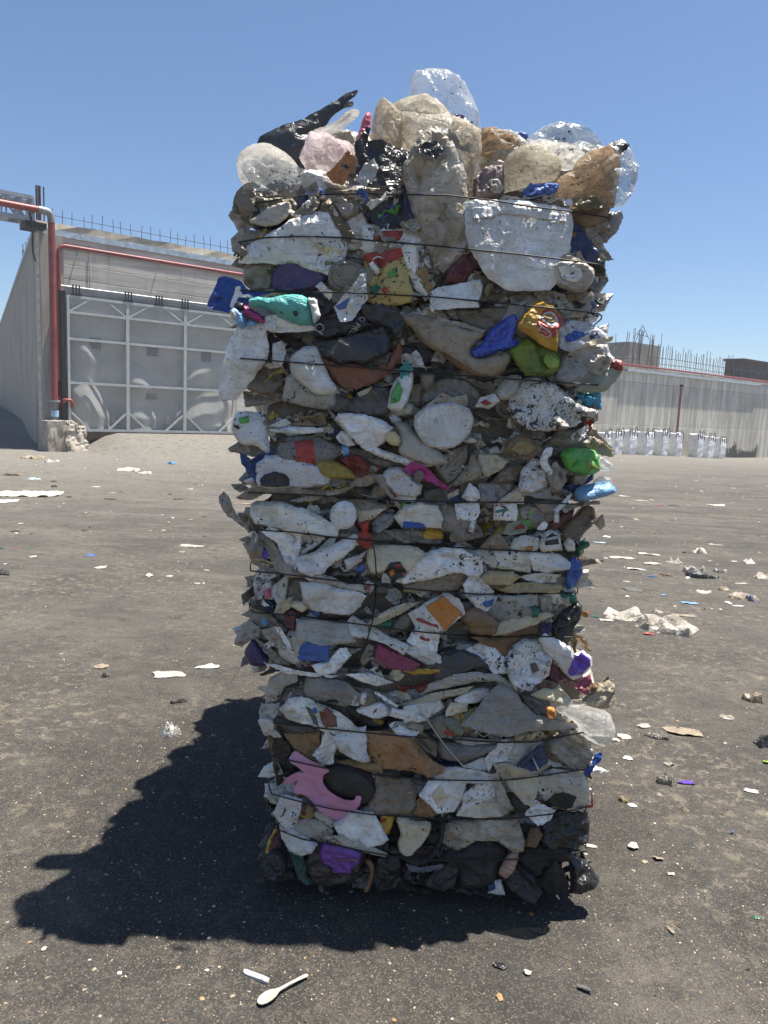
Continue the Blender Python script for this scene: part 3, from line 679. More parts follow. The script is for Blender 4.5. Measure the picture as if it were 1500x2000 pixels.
E crushed_tub CW p 4 40 | 260,760 300,735 450,740 620,780 760,850 830,880 810,935 700,940 580,930 440,900 300,870 265,820 | long cream white tub
E bottle_cap W p 5 16 | 808,812 820,765 855,735 900,722 945,735 975,775 980,830 955,875 905,892 860,890 825,860 | round white cap
E plastic_film D p 3 14 | 790,800 830,890 900,910 970,880 1000,930 930,975 850,955 820,905
E plastic_film T p 2 18 | 900,700 1000,700 1240,740 1200,770 1000,795 975,750
E plastic_box C p 3 16 | 995,785 1180,770 1100,830 1010,862
E crushed_bottle D2 p 2 24 | 1080,870 1150,790 1270,800 1240,870 1150,935 1100,935
E plastic_scrap red p 5 14 | 1000,870 1080,845 1065,930 1085,945 1105,1020 1050,1042 990,1000 998,940 1020,920 | red plastic clip
P crushed_tub CW p 4 30 | 773,1012 792,990 826,987 850,990 861,1012 858,1029 828,1028 790,1030 | cream tub with a blue label
> paper_label blue | 784,1032 790,1019 826,1023 834,1032 812,1033
P plastic_film D p 2 18 | 750,1035 830,1032 870,1045 860,1064 790,1060
> paper_label yel | 825,1041 842,1029 865,1040 867,1054 845,1052 828,1052
E plastic_film G2 s 1 0 | 190,1020 230,985 270,1050 300,1120 430,1200 440,1215 360,1200 270,1150 230,1080
E plastic_film L p 2 30 | 280,1000 320,910 400,1000 470,1080 560,1170 640,1220 500,1222 430,1180 380,1110 300,1080
> bottle_cap violet | 285,1060 330,1020 360,1050 380,1100 330,1112 290,1092
E plastic_scrap W s 4 0 | 350,930 400,900 480,930 590,940 580,1050 555,1170 490,1120 440,1010
E plastic_film W p 3 14 | 600,940 780,960 700,1030 590,1100
E plastic_film ltealf s 4 0 | 580,1115 700,1060 800,970 840,970 830,1010 720,1065 | pale teal film
E crushed_tub W p 5 28 | 570,1110 700,1070 800,1030 940,975 985,980 990,1020 900,1100 800,1150 760,1200 690,1217 620,1190 | white crushed tub
E plastic_scrap W p 3 12 | 910,1120 1000,1090 1060,1060 1020,1130 930,1182
E plastic_scrap blue s 3 0 | 970,1190 1030,1150 1040,1180 1020,1202
E drink_cup C p 4 30 | 1075,1120 1090,1035 1200,1035 1380,1040 1450,1080 1440,1110 1330,1200 1220,1180 1110,1212 | cream cup with a dark picture label
> paper_label K2 | 1180,1200 1220,1130 1290,1125 1340,1200 1300,1240 1220,1250
> printed_patch orng | 1212,1200 1240,1180 1260,1210 1228,1234
> printed_patch pink | 1300,1190 1332,1200 1325,1225 1300,1215
> printed_patch redp | 1250,1140 1300,1140 1310,1170 1260,1160
P crushed_jug W p 5 34 | 784,1136 818,1097 845,1083 870,1077 892,1074 932,1094 934,1116 923,1127 898,1118 856,1126 800,1140 | long white crushed jug on the middle wire
F plastic_film T p 3 20 | -40,1290 200,1230 390,1200 400,1250 330,1330 200,1345 -40,1340
G crushed_tub W p 5 30 | 575,160 700,165 950,225 1005,250 970,320 900,375 780,372 660,345 590,285 | rounded white tub end
G plastic_film L p 5 12 | 600,100 700,85 790,110 880,160 980,160 1000,222 900,202 760,152 640,127
G plastic_film G p 2 20 | 440,100 590,110 570,200 590,290 480,310 430,240
F container_lid TB p 5 24 | 660,350 690,290 760,250 830,260 900,320 950,345 880,400 790,425 720,400 | amber stained clear bowl
> lid_rim GLD | 700,350 760,290 830,290 880,340 830,380 760,385
F crushed_tub C p 4 22 | 480,430 500,395 600,395 680,430 640,480 560,530 520,515
F drink_cup T p 4 22 | 270,605 340,545 400,470 440,380 480,440 515,535 410,580 320,605
F plastic_film G p 2 28 | 160,450 280,360 400,330 410,400 380,500 330,560 270,590 200,530
F plastic_film T2 p 3 20 | 570,580 640,500 760,450 800,470 760,570 640,585
F crushed_jug WK p 5 36 | 770,600 790,500 860,430 920,440 950,510 960,600 850,642 780,630 | grey dirty crushed jug
F plastic_film G p 5 20 | 950,520 1020,440 1080,500 1100,570 1050,640 1000,650
F container_lid W p 6 14 | 910,430 950,350 1000,345 990,400 960,420 1000,500 1050,530 990,527 930,475
F plastic_film G p 1 30 | 930,330 1050,210 1180,220 1280,260 1240,340 1100,345 1020,400
F crushed_bottle green p 4 50 | 1050,380 1120,340 1240,345 1320,370 1345,490 1290,530 1180,522 1100,490 | green bottle pointing out to the right
> bottle_base limeb | 1225,415 1342,490 1280,500 1220,490
F plastic_film X p 3 34 | 1250,360 1330,390 1400,440 1425,470 1390,500 1335,500 1300,440
F plastic_box T p 1 28 | 1200,280 1260,250 1340,290 1420,350 1420,400 1340,390 1250,340
F plastic_bag blued p 2 24 | 1100,600 1200,560 1285,525 1280,560 1200,620 1130,645
F drink_cup lblue p 4 44 | 1160,660 1180,620 1280,595 1390,575 1440,620 1440,655 1330,690 1180,717 | light blue cup lying on its side
F plastic_film X p 1 24 | 1285,570 1330,540 1400,550 1425,595 1380,590 1290,600
F plastic_box D2 p 3 20 | 480,590 730,580 742,610 640,700 600,722 490,712
F food_wrapper W p 5 12 | 370,680 420,590 480,640 490,690 440,722
F plastic_scrap navy s 4 0 | 270,690 370,655 400,705 290,715
F plastic_scrap LB s 5 0 | 265,665 340,625 345,660 275,700
F plastic_scrap C p 4 12 | 640,692 770,620 795,640 790,725 620,722
F crushed_tub W p 4 20 | 600,740 740,738 752,790 740,842 598,842 | white carton with a teal stripe
> printed_band tealf | 603,780 680,758 692,776 608,797
F container_lid G2 p 3 22 | 750,760 830,730 900,750 960,820 900,852 780,835
F plastic_film G p 4 16 | 870,720 980,715 1060,740 1000,800 920,790
F food_wrapper maroon p 3 16 | 970,860 1080,780 1160,770 1140,830 1010,912 | dirty maroon wrapper
F plastic_scrap LW s 6 0 | 1000,770 1100,680 1135,665 1110,710 1030,782
F plastic_scrap T s 5 0 | 1080,740 1200,715 1330,710 1330,735 1200,745 1100,770
F plastic_film BR2 p 2 34 | 1030,950 1130,850 1250,740 1300,760 1310,850 1200,950 1100,985
F plastic_film LB s 1 0 | 1280,860 1340,800 1365,890 1330,912
F plastic_film T2 p 3 20 | 220,740 330,740 330,840 280,930 230,880
F crushed_tub W p 4 18 | 330,740 480,730 487,790 450,842 340,835
F plastic_film G p 3 26 | 280,960 330,860 440,850 500,900 530,960 420,985 300,995
F food_wrapper PG p 4 14 | 650,935 680,870 790,840 830,900 800,932 700,945
> printed_patch redp | 730,895 800,880 810,905 740,912
F container_lid W s 5 0 | 880,900 930,850 960,870 940,905
F crushed_tub CW p 4 20 | 710,1035 740,980 800,960 890,970 910,1020 860,1062 760,1055
> printed_patch orng | 800,1030 862,1020 852,1060 812,1060
F plastic_film T p 4 18 | 490,1035 560,960 610,935 660,970 710,1052 600,1055 500,1050
F crushed_can CW p 5 22 | 915,1035 930,980 1050,965 1060,1052 930,1057
> paper_label dbrn | 945,990 1040,975 1045,1010 950,1020
F bottle_cap CW p 5 20 | 1080,1010 1110,968 1150,1000 1155,1057 1100,1057
F crushed_bottle dgreen p 1 22 | 1150,1070 1170,1010 1210,1000 1245,990 1262,1015 1240,1042 1200,1055 1190,1110 | dark green bottle neck
F plastic_film ltealf s 0 0 | 1160,1005 1225,955 1212,1000
F plastic_film CW p 4 24 | 430,1075 560,1055 820,1068 825,1140 820,1202 700,1182 580,1172 490,1115
F plastic_film W p 4 22 | 830,1095 900,1065 1040,1090 1112,1140 1110,1182 960,1212 880,1192
F plastic_bag blue p 2 40 | 1090,1250 1110,1150 1140,1110 1210,1150 1220,1210 1170,1290 1100,1325 | blue bag on the right edge
F plastic_box BE p 5 26 | 490,1240 550,1200 720,1210 780,1250 700,1302 560,1295 | beige yellow box
F plastic_film BE p 4 22 | 580,1310 800,1280 1000,1290 1060,1300 1040,1347 700,1352 620,1335
F plastic_film W p 5 16 | 380,1300 420,1250 490,1235 580,1342 560,1357 400,1352
F plastic_film W s 4 0 | 780,1245 900,1212 1040,1222 1000,1272 880,1278
H crushed_bottle dgreen p 2 30 | 1030,200 1100,190 1165,210 1172,280 1120,292 1060,252 | dark green bottle base
H food_wrapper W p 4 14 | 400,225 560,222 607,240 590,280 520,342 470,300
> printed_patch blue | 500,275 592,240 580,290 530,305
H crushed_jug W p 4 26 | 10,360 105,300 240,222 330,270 368,355 245,467 150,475 50,440 | white jug with an orange label
> paper_label orng | 108,298 240,222 364,355 245,465
> printed_patch must | 205,310 245,300 270,345 230,360
> printed_lines redp | 40,400 60,382 200,432 195,445
H plastic_scrap navy p 3 14 | 570,320 620,283 632,385 600,375
H plastic_scrap tealf s 3 0 | 640,300 670,300 672,370 645,372
H crushed_bottle amber p 4 30 | 360,400 400,330 470,310 560,350 622,410 600,502 430,502 400,440 | amber brown bottle
H plastic_box LG p 3 22 | 630,230 890,225 902,300 740,335 640,295
H plastic_film G2 p 2 20 | 900,230 1012,225 1000,342 920,335
H plastic_film G p 1 24 | 1000,340 1010,250 1060,250 1110,300 1050,380 990,430
H plastic_film C p 4 18 | 600,495 630,420 760,380 960,355 970,382 860,432 680,485
H cardboard_piece brn p 3 16 | 600,495 760,450 900,430 912,497 700,507
H cardboard_piece brn p 3 20 | 430,512 590,520 900,520 880,565 760,605 680,685 600,605 560,585 | brown cardboard
H plastic_bag K p 3 40 | 990,470 1050,370 1120,310 1180,280 1207,320 1200,400 1150,470 1100,592 1040,565 | black bag bundle on the right edge
H plastic_scrap dpurp s 3 0 | 910,445 980,410 1000,440 960,492 915,495
H plastic_film BRF s 0 0 | 1140,500 1200,500 1260,560 1265,615 1230,605 1180,555 | orange brown film
H plastic_scrap orng s 0 0 | 1195,335 1250,340 1240,372 1200,370
H food_wrapper W p 5 24 | 915,540 960,510 1110,590 1150,640 1200,620 1262,670 1267,720 1200,785 1140,802 1060,725 990,645 | white and purple wrapper
> printed_patch violet | 1108,770 1140,680 1200,622 1258,672 1263,718 1200,780 1140,796
> printed_patch C | 1165,755 1195,745 1180,792 1155,790
H plastic_scrap maroon p 3 18 | 985,690 1080,750 1180,825 1030,842 965,800
H crushed_jug WK p 5 44 | 680,700 740,610 810,570 900,570 980,640 990,690 960,780 840,852 750,857 700,790 | white crumpled jug by the purple wrapper
> printed_patch char2 | 845,710 885,700 905,750 860,775
H plastic_film W p 4 20 | 400,622 510,575 580,600 662,670 662,752 580,762 530,690 450,642
H crushed_tub char p 4 34 | 165,805 180,690 260,640 390,625 490,660 542,710 440,742 300,792 190,822 | black crushed bowl
G plastic_film G2 s 1 0 | 80,540 130,470 170,420 260,470 240,540 190,560 120,612 65,590 | curled grey sheet on the left edge
G drink_cup dpurp p 2 40 | 135,650 200,560 270,640 320,720 290,762 180,752 150,700 | dark purple cup
G plastic_film W p 2 20 | 215,160 240,70 340,55 390,100 330,130 350,190 345,250 240,250
> printed_patch pink | 280,200 330,180 340,245 300,250
G plastic_film blued p 1 20 | 220,250 340,270 370,342 300,352 240,292
G crushed_tub L p 4 20 | 350,180 460,90 430,270 380,285 342,242
G plastic_scrap C p 4 12 | 362,365 390,280 480,260 482,320 410,372
G plastic_scrap C p 4 12 | 490,282 590,285 600,325 560,355 490,320
G plastic_scrap maroon p 3 18 | 420,372 480,330 565,370 520,422 510,492 440,455
G plastic_film G s 1 0 | 110,385 200,340 330,370 400,440 380,472 250,462 180,400
G plastic_box LG p 4 20 | 525,410 760,430 915,450 955,582 700,592 530,545 | grey white box side
G plastic_box blue p 4 26 | 515,545 600,570 760,590 755,717 520,712 | blue box
G plastic_film W p 4 18 | 645,740 750,720 830,640 880,640 905,690 800,802 700,812
G crushed_tub G2 p 3 24 | 260,500 380,470 440,570 490,680 400,645 300,565
G plastic_scrap W s 5 0 | 375,480 410,470 500,640 490,660 440,590
G plastic_film W s 4 0 | 310,735 480,768 640,798 800,822 750,832 550,817 400,787
G plastic_film G s 3 0 | 200,545 300,600 420,690 500,740 380,735 300,660
G plastic_box mag2 p 4 18 | 1100,670 1120,600 1430,745 1370,792 1200,772 1110,742 | dark magenta box side
G plastic_scrap yel p 4 12 | 1310,805 1400,780 1570,770 1570,800 1380,826
G plastic_film W p 4 18 | 915,450 950,415 1050,470 1200,540 1320,580 1280,642 1150,572 1040,552 930,545
G plastic_film C p 4 16 | 1040,440 1130,370 1310,305 1405,312 1330,352 1200,412 1090,452
G plastic_scrap dgreen p 3 14 | 1065,450 1220,418 1232,472 1110,475
G drink_cup T2 p 3 18 | 1210,475 1310,370 1382,392 1340,472 1270,502
G food_wrapper W s 4 0 | 1340,565 1420,440 1560,500 1540,640 1400,605
> printed_lines redp | 1440,540 1500,555 1498,575 1440,562
G plastic_film W p 3 16 | 1300,650 1340,600 1450,610 1560,670 1600,730 1480,740 1390,700
G plastic_film WK p 4 14 | 900,812 1060,810 1170,862 1215,882 1110,902 1000,862
G plastic_film WK p 3 14 | 1060,790 1110,760 1170,850 1130,860
G plastic_film G p 2 20 | 980,690 1050,600 1100,620 1080,700 1010,760
=BOT
G plastic_scrap dred p 1 14 | 1210,898 1370,902 1320,952 1280,935
G plastic_scrap dred p 2 20 | 1380,905 1500,872 1580,880 1500,935 1420,962 | dark red scrap
G plastic_film L p 2 26 | 300,960 330,860 420,800 510,800 517,870 430,910 380,1000 300,1042
G plastic_film L s 3 0 | 250,1110 270,1050 390,1045 370,1120 310,1170 412,1245 360,1257 290,1200
G plastic_film D2 p 1 24 | 410,1010 440,920 560,910 650,960 690,1000 600,1020 480,1025
G plastic_film D p 0 20 | 520,860 640,820 780,880 760,960 650,940 540,905
G food_wrapper CW p 4 28 | 420,1080 480,1020 560,1005 640,1030 760,1080 880,1150 985,1227 720,1214 600,1175 480,1142 | cream wrapper with a red picture
> printed_patch choc | 690,1080 750,1065 812,1130 820,1190 740,1202 700,1150
> printed_patch blue | 640,1075 665,1060 680,1090 655,1100
> printed_patch char2 | 585,1050 640,1075 690,1190 640,1160
G plastic_film char2 p 3 18 | 350,1120 430,1150 600,1185 700,1215 520,1240 420,1210 340,1170
G plastic_bag K p 1 26 | 690,1000 900,950 1000,1040 1190,1140 1170,1232 980,1222 850,1122
G container_lid W p 3 18 | 960,1090 1040,1040 1150,1030 1202,1100 1100,1142 1000,1112
G drink_cup T2 p 3 18 | 1000,930 1060,920 1120,1020 1080,1042 985,1052
G plastic_scrap W s 3 0 | 910,1025 950,960 982,985 980,1035
G plastic_scrap W s 4 0 | 1100,945 1125,950 1262,1040 1250,1050 1160,1000
G crushed_tub W p 4 18 | 1210,1120 1230,1070 1330,1090 1480,1150 1400,1165 1260,1135
G crushed_tub W p 4 18 | 1210,1200 1250,1180 1330,1220 1412,1232 1370,1272 1260,1262
G plastic_film G2 p 3 20 | 1240,1160 1400,1165 1470,1190 1440,1260 1390,1230 1300,1200
H plastic_film L p 4 16 | 120,920 180,850 290,800 460,770 600,785 700,840 702,872 630,872 580,825 450,835 250,882
H container_lid W p 3 14 | 320,952 420,890 540,880 562,920 480,972 360,975
H plastic_film C p 3 14 | -60,1000 150,920 330,880 430,860 360,912 200,952 30,1005
H plastic_film WT p 6 34 | 410,1132 500,1030 630,890 660,880 740,920 800,1000 870,1070 1080,1120 1162,1125 1155,1152 960,1165 800,1172 700,1202 560,1172 | white translucent folded film
H crushed_jug M p 5 70 | 990,1000 1090,995 1260,1020 1390,1050 1430,1130 1447,1210 1370,1287 1270,1262 1180,1190 1170,1130 1090,1080 1030,1060 | translucent milk jug on the right edge
H bottle_cap orng p 7 24 | 948,1040 970,1005 1020,1020 1027,1080 970,1087 | orange jug cap
H plastic_film D2 p 3 30 | 770,930 880,930 990,985 1060,1060 1100,1110 900,1075 820,1000
H plastic_film C p 5 20 | 860,920 940,880 1010,890 1040,860 1122,960 1100,997 990,972 880,932
H plastic_bag XT p 2 50 | 1210,960 1310,870 1400,835 1442,870 1452,970 1400,1027 1260,1012 | clear tan crumpled bag on the right edge
H plastic_scrap mag2 s 2 0 | 1200,800 1260,780 1272,860 1220,902 1150,862
H plastic_scrap K s 1 0 | 1330,830 1390,790 1392,832
H plastic_scrap brn p 3 14 | 1220,890 1280,840 1320,845 1310,885 1250,900
H crushed_bottle red p 3 22 | 150,1090 210,1090 322,1170 312,1197 220,1192 | red scrap
H crushed_bottle PG2 p 4 26 | 220,1110 270,1075 370,1110 397,1180 360,1212 300,1192
H crushed_tub W p 3 22 | -30,1000 200,970 232,1020 130,1092 -20,1100
H plastic_scrap C p 4 14 | 258,1032 290,985 402,985 392,1032 260,1062
H plastic_scrap GLD p 3 14 | 400,1040 470,1000 492,1050 420,1110
H plastic_box BE p 4 18 | 735,1190 900,1170 972,1220 860,1242 735,1237
I cardboard_piece TB2 p 3 20 | 295,150 400,150 605,110 592,230 540,300 582,352 480,322 380,252 | tan brown card
I crushed_tub W p 4 18 | 540,300 600,220 610,110 690,150 722,250 690,310 692,372 600,372
I crushed_tub W p 5 22 | 690,140 940,120 947,290 970,340 930,355 840,322 760,272 700,192 | white folded tub
P crushed_jug PEACH p 4 44 | 714,1439 751,1437 798,1439 842,1484 867,1498 862,1509 842,1517 800,1508 746,1505 717,1486 | peach orange crushed jug
I plastic_sheet pinkl s 5 0 | 330,340 390,270 450,320 560,350 680,410 610,450 610,520 660,590 760,630 860,640 880,600 920,610 900,690 860,750 780,740 830,780 770,850 700,830 560,720 470,640 360,610 420,510 310,570 290,520 400,440 480,450 | pink cut-out plastic sheet
I crushed_tub KD p 3 40 | 605,480 640,420 760,390 880,410 980,490 1015,580 995,660 900,700 750,660 640,600 | black round tub
I plastic_film TB2 p 3 16 | 700,372 820,345 1082,375 1082,442 960,432 820,395
I plastic_film BR2 p 3 26 | 1010,470 1150,480 1300,510 1352,600 1340,700 1280,762 1000,762 900,742 980,692 1020,582
I plastic_bag K p 1 20 | 210,130 300,150 380,260 390,280 330,340 460,440 290,520 250,570 210,400
I plastic_film olive s 1 0 | 175,150 210,130 250,180 255,280 225,310 185,260
J plastic_film TB2 p 3 16 | 20,685 50,590 100,540 205,685 120,710
J crushed_tub W p 4 18 | 85,545 150,460 200,450 382,460 372,570 300,642 200,652
> stain_patch C | 150,530 220,470 270,560 230,620 190,600
J plastic_film W p 4 16 | 160,412 240,370 330,360 500,380 572,390 577,442 400,462 180,442
I crushed_tub W p 4 22 | 230,770 285,640 430,680 420,780 370,892 300,892
I crushed_tub L p 4 24 | 390,850 500,830 600,840 682,900 660,962 600,982 480,952 380,912
I crushed_tub W p 5 24 | 270,900 340,900 430,950 552,1000 510,1062 440,1087 350,1062 290,982
I food_wrapper GLD p 3 14 | 370,640 440,690 540,730 530,812 470,812 410,780
> printed_patch maroon | 425,700 480,700 480,770 440,770
I drink_cup G2 p 4 20 | 530,790 560,750 640,770 712,842 680,882 600,832
I plastic_box W p 5 30 | 700,870 790,830 830,770 1000,790 1060,880 1107,970 1060,1002 950,1032 850,992 760,952 | white box
I plastic_box yel p 4 22 | 1065,830 1080,795 1170,800 1162,870 1130,942 1070,922 | yellow box corner
> printed_patch red | 1065,830 1085,800 1115,825 1085,845
I container_lid C p 5 24 | 1200,830 1260,810 1320,860 1450,870 1455,930 1390,1010 1300,1077 1230,1052 1212,982 1240,930 | cream rounded lid
J rubber_ring KD p 4 26 | -60,900 100,980 190,890 215,745 250,760 240,870 150,1000 30,1030 -60,990 | black rubber ring
I plastic_handle L p 6 14 | 660,955 760,950 900,1010 1070,1075 1097,1090 1085,1112 1000,1092 860,1052 690,992
I plastic_bag dbrn p 3 40 | 480,1150 560,1010 700,1000 930,1080 935,1140 900,1250 850,1300 840,1342 640,1352 540,1312 500,1230 | dark brown bag round a purple pack
I food_wrapper purp p 6 22 | 580,1090 620,1020 760,1030 905,1070 890,1150 830,1200 830,1240 690,1247 690,1212 600,1170 | purple pack
> printed_lines mauve | 730,1125 880,1105 885,1125 735,1142
I plastic_bag dteal p 3 26 | 360,1090 450,1090 480,1180 480,1260 540,1332 480,1342 410,1282 | dark teal bag
I rubber_ring TB3 p 5 12 | 930,1160 980,1150 1017,1200 1012,1280 970,1370 930,1362 970,1290 985,1220 | orange brown ring
I crushed_tub KD p 3 50 | 110,1190 130,1110 190,1065 250,1075 300,1130 322,1200 300,1280 240,1310 170,1300 120,1250 | black pot lying on its side
> pot_opening K | 128,1190 150,1120 205,1090 260,1110 295,1180 290,1250 235,1290 170,1275
I plastic_scrap maroon p 2 18 | 170,1050 195,960 240,885 275,920 265,1000 210,1062
I plastic_scrap must s 4 0 | 155,1062 185,960 235,880 242,900 200,972 182,1062
I plastic_bag K p 2 40 | 1030,1130 1200,1100 1250,1200 1200,1352 1050,1382 1000,1300
I plastic_film BG p 4 14 | 1270,1170 1380,1200 1560,1170 1560,1205 1400,1242 1300,1232
J crushed_bottle D p 3 30 | 195,235 205,170 330,200 500,190 640,190 560,252 420,302 300,312 220,292
J plastic_film G2 p 3 12 | 240,140 350,150 600,155 622,170 420,207 340,192
J plastic_film T p 2 16 | -40,120 100,120 200,190 180,280 100,230
J plastic_film W p 4 16 | 540,290 640,190 720,180 722,260 690,312 590,322 560,372
J plastic_film W p 4 14 | 380,345 520,300 552,370 480,374
J plastic_film L p 3 20 | 690,335 720,190 800,170 910,180 940,200 980,340 900,390 800,400
J food_wrapper navy p 5 20 | 745,332 830,260 920,200 975,330 900,382 820,392 | navy blue pack
> printed_lines LW | 850,280 858,278 908,372 900,376
J plastic_film T2 p 3 16 | 930,180 990,180 1060,300 1050,330 980,310
J plastic_bag GK p 4 34 | 960,180 1040,140 1130,105 1230,180 1290,280 1260,352 1160,382 1070,322 990,252 | grey bag with black smears
J plastic_film blueb s 1 0 | 1180,392 1260,330 1290,270 1342,250 1332,302 1250,392 1205,415
J plastic_box C p 5 14 | 600,342 680,330 822,375 800,412 660,442 620,402
J crushed_tub C p 5 18 | 690,452 890,435 892,500 860,612 800,592 700,492
J plastic_film G2 s 6 0 | 550,385 610,380 660,500 700,600 732,660 660,692 620,602 590,472
> scrap_patch lime | 662,690 725,660 732,672 680,695
J plastic_film W p 4 16 | 390,542 480,482 592,455 602,560 500,592 365,645
J crushed_tub CW p 4 20 | 345,685 380,632 610,580 642,690 460,705
J rubber_ring KD p 5 16 | 700,580 720,545 780,590 850,600 892,590 870,642 800,672 730,652
J plastic_film W s 6 0 | 820,682 880,590 1000,640 980,692 900,742
J plastic_film L p 4 26 | 890,440 1000,390 1190,400 1232,480 1242,600 1130,652 1060,642 930,592 900,520 | large pale film
> stain_patch KD | 940,600 1060,515 1160,550 1130,640 1090,650
J plastic_film red s 2 0 | 1215,420 1270,540 1280,620 1235,625 1245,560
J plastic_film LB2 p 4 36 | 220,882 250,780 340,740 500,730 760,740 792,850 790,922 740,942 600,872 480,872 330,932 | long grimy beige bag
J plastic_scrap brn p 4 18 | 800,902 850,790 900,785 932,830 880,905
J plastic_bag K p 3 44 | 930,740 1090,670 1240,650 1262,760 1250,870 1170,912 1000,922 920,882 | shiny black bag on the right edge
J crushed_bottle PEACH2 p 5 26 | 620,1092 660,1020 690,970 740,945 767,980 740,1070 680,1137 640,1122 | pinkish tube
J plastic_bag K p 3 60 | 1130,1230 1130,1010 1220,1040 1290,1090 1337,1170 1300,1212 1200,1242 | black bag at the bottom right corner
J plastic_bag KC p 4 30 | 910,1172 1010,1010 1080,1080 1112,1180 1090,1242 1000,1252 | dark grey bag
J plastic_bag K2 p 4 34 | 660,1162 760,1060 870,1120 932,1230 870,1302 800,1282 700,1222
J plastic_scrap LW p 4 14 | 550,1232 590,1160 640,1150 662,1232
> printed_patch blued | 545,1200 590,1155 600,1190 562,1222
J plastic_bag K2 p 3 30 | 110,1172 180,1070 330,1010 352,1100 330,1192 250,1232 150,1202
J plastic_bag KD p 2 36 | 240,930 480,870 640,900 700,960 620,1080 600,1180 350,1200 340,1020 200,1010 | black bag bundle
J plastic_bag KD p 2 36 | 760,960 900,900 1130,900 1140,1010 1010,1010 900,1160 760,1050
J plastic_bag K p 1 30 | 330,1180 600,1180 560,1240 420,1260 300,1240
'''
# ------------------------------------------------------------------ the three wired bales
CROPS = {'A': (400, 100, .3), 'B': (800, 100, .32), 'C': (400, 450, .3), 'D': (800, 450, .3), 'E': (420, 780, .28), 'F': (800, 780, .28),
         'G': (440, 1100, .266667), 'H': (800, 1100, .28), 'I': (480, 1400, .246667), 'J': (800, 1400, .28), 'P': (0, 0, 1.0)}
YF = {'BOT': gp(840, 1748).y, 'MID': 0, 'TOP': 0}
YF['MID'] = YF['BOT']+.012; YF['TOP'] = YF['BOT']+.02
BL = 1.72   # bale length, front to back
EX = Vector((1, 0, 0)); EY = Vector((0, 1, 0)); EZ = Vector((0, 0, 1))
def lim(lx, rx, ty, by, Y):
    cy = (ty+by)/2; return onY(lx, cy, Y).x, onY(rx, cy, Y).x, onY(820, by, Y).z, onY(820, ty, Y).z
RECT = {'TOP': lim(482, 1166, 372, 800, YF['TOP']), 'MID': lim(500, 1124, 800, 1333, YF['MID']), 'BOT': lim(534, 1140, 1333, 1748, YF['BOT'])}
BALE = {}
for k, lab in (('TOP', 'topmost plastic bale with a clear bottle and black sheet sticking out of its top'),
               ('MID', 'middle plastic bale with a yellow lid and an orange label in its face'),
               ('BOT', 'bottom plastic bale on the asphalt with a pink sheet and black bags')):
    x0, x1, z0, z1 = RECT[k]
    BALE[k] = thing('plastic_bale', (((x0+x1)/2), YF[k]+BL/2, max(0, z0)), lab, 'bale', 'wired plastic bales stacked in a tower')
SOFT = {'crushed_bottle', 'container_lid', 'bottle_cap', 'drink_cup', 'rubber_ring', 'bottle_base', 'moulded_dome'}
FILM = {'plastic_film', 'plastic_bag', 'food_wrapper', 'plastic_scrap', 'plastic_net'}
SHEAR = .14
def skew(mb):
    for i, v in enumerate(mb.v):
        if v[1] > YF['BOT']+.05: mb.v[i] = (v[0]+SHEAR*(v[1]-YF['BOT']-.05), v[1], v[2])
    return mb
FRONT = lambda Y: (Vector((0, Y, 0)), EX, EZ, -EY)
bvh_v = []; bvh_f = []
def note(mb):
    k = len(bvh_v); bvh_v.extend(mb.v)
    bvh_f.extend([tuple(i+k for i in f) for f in mb.f])

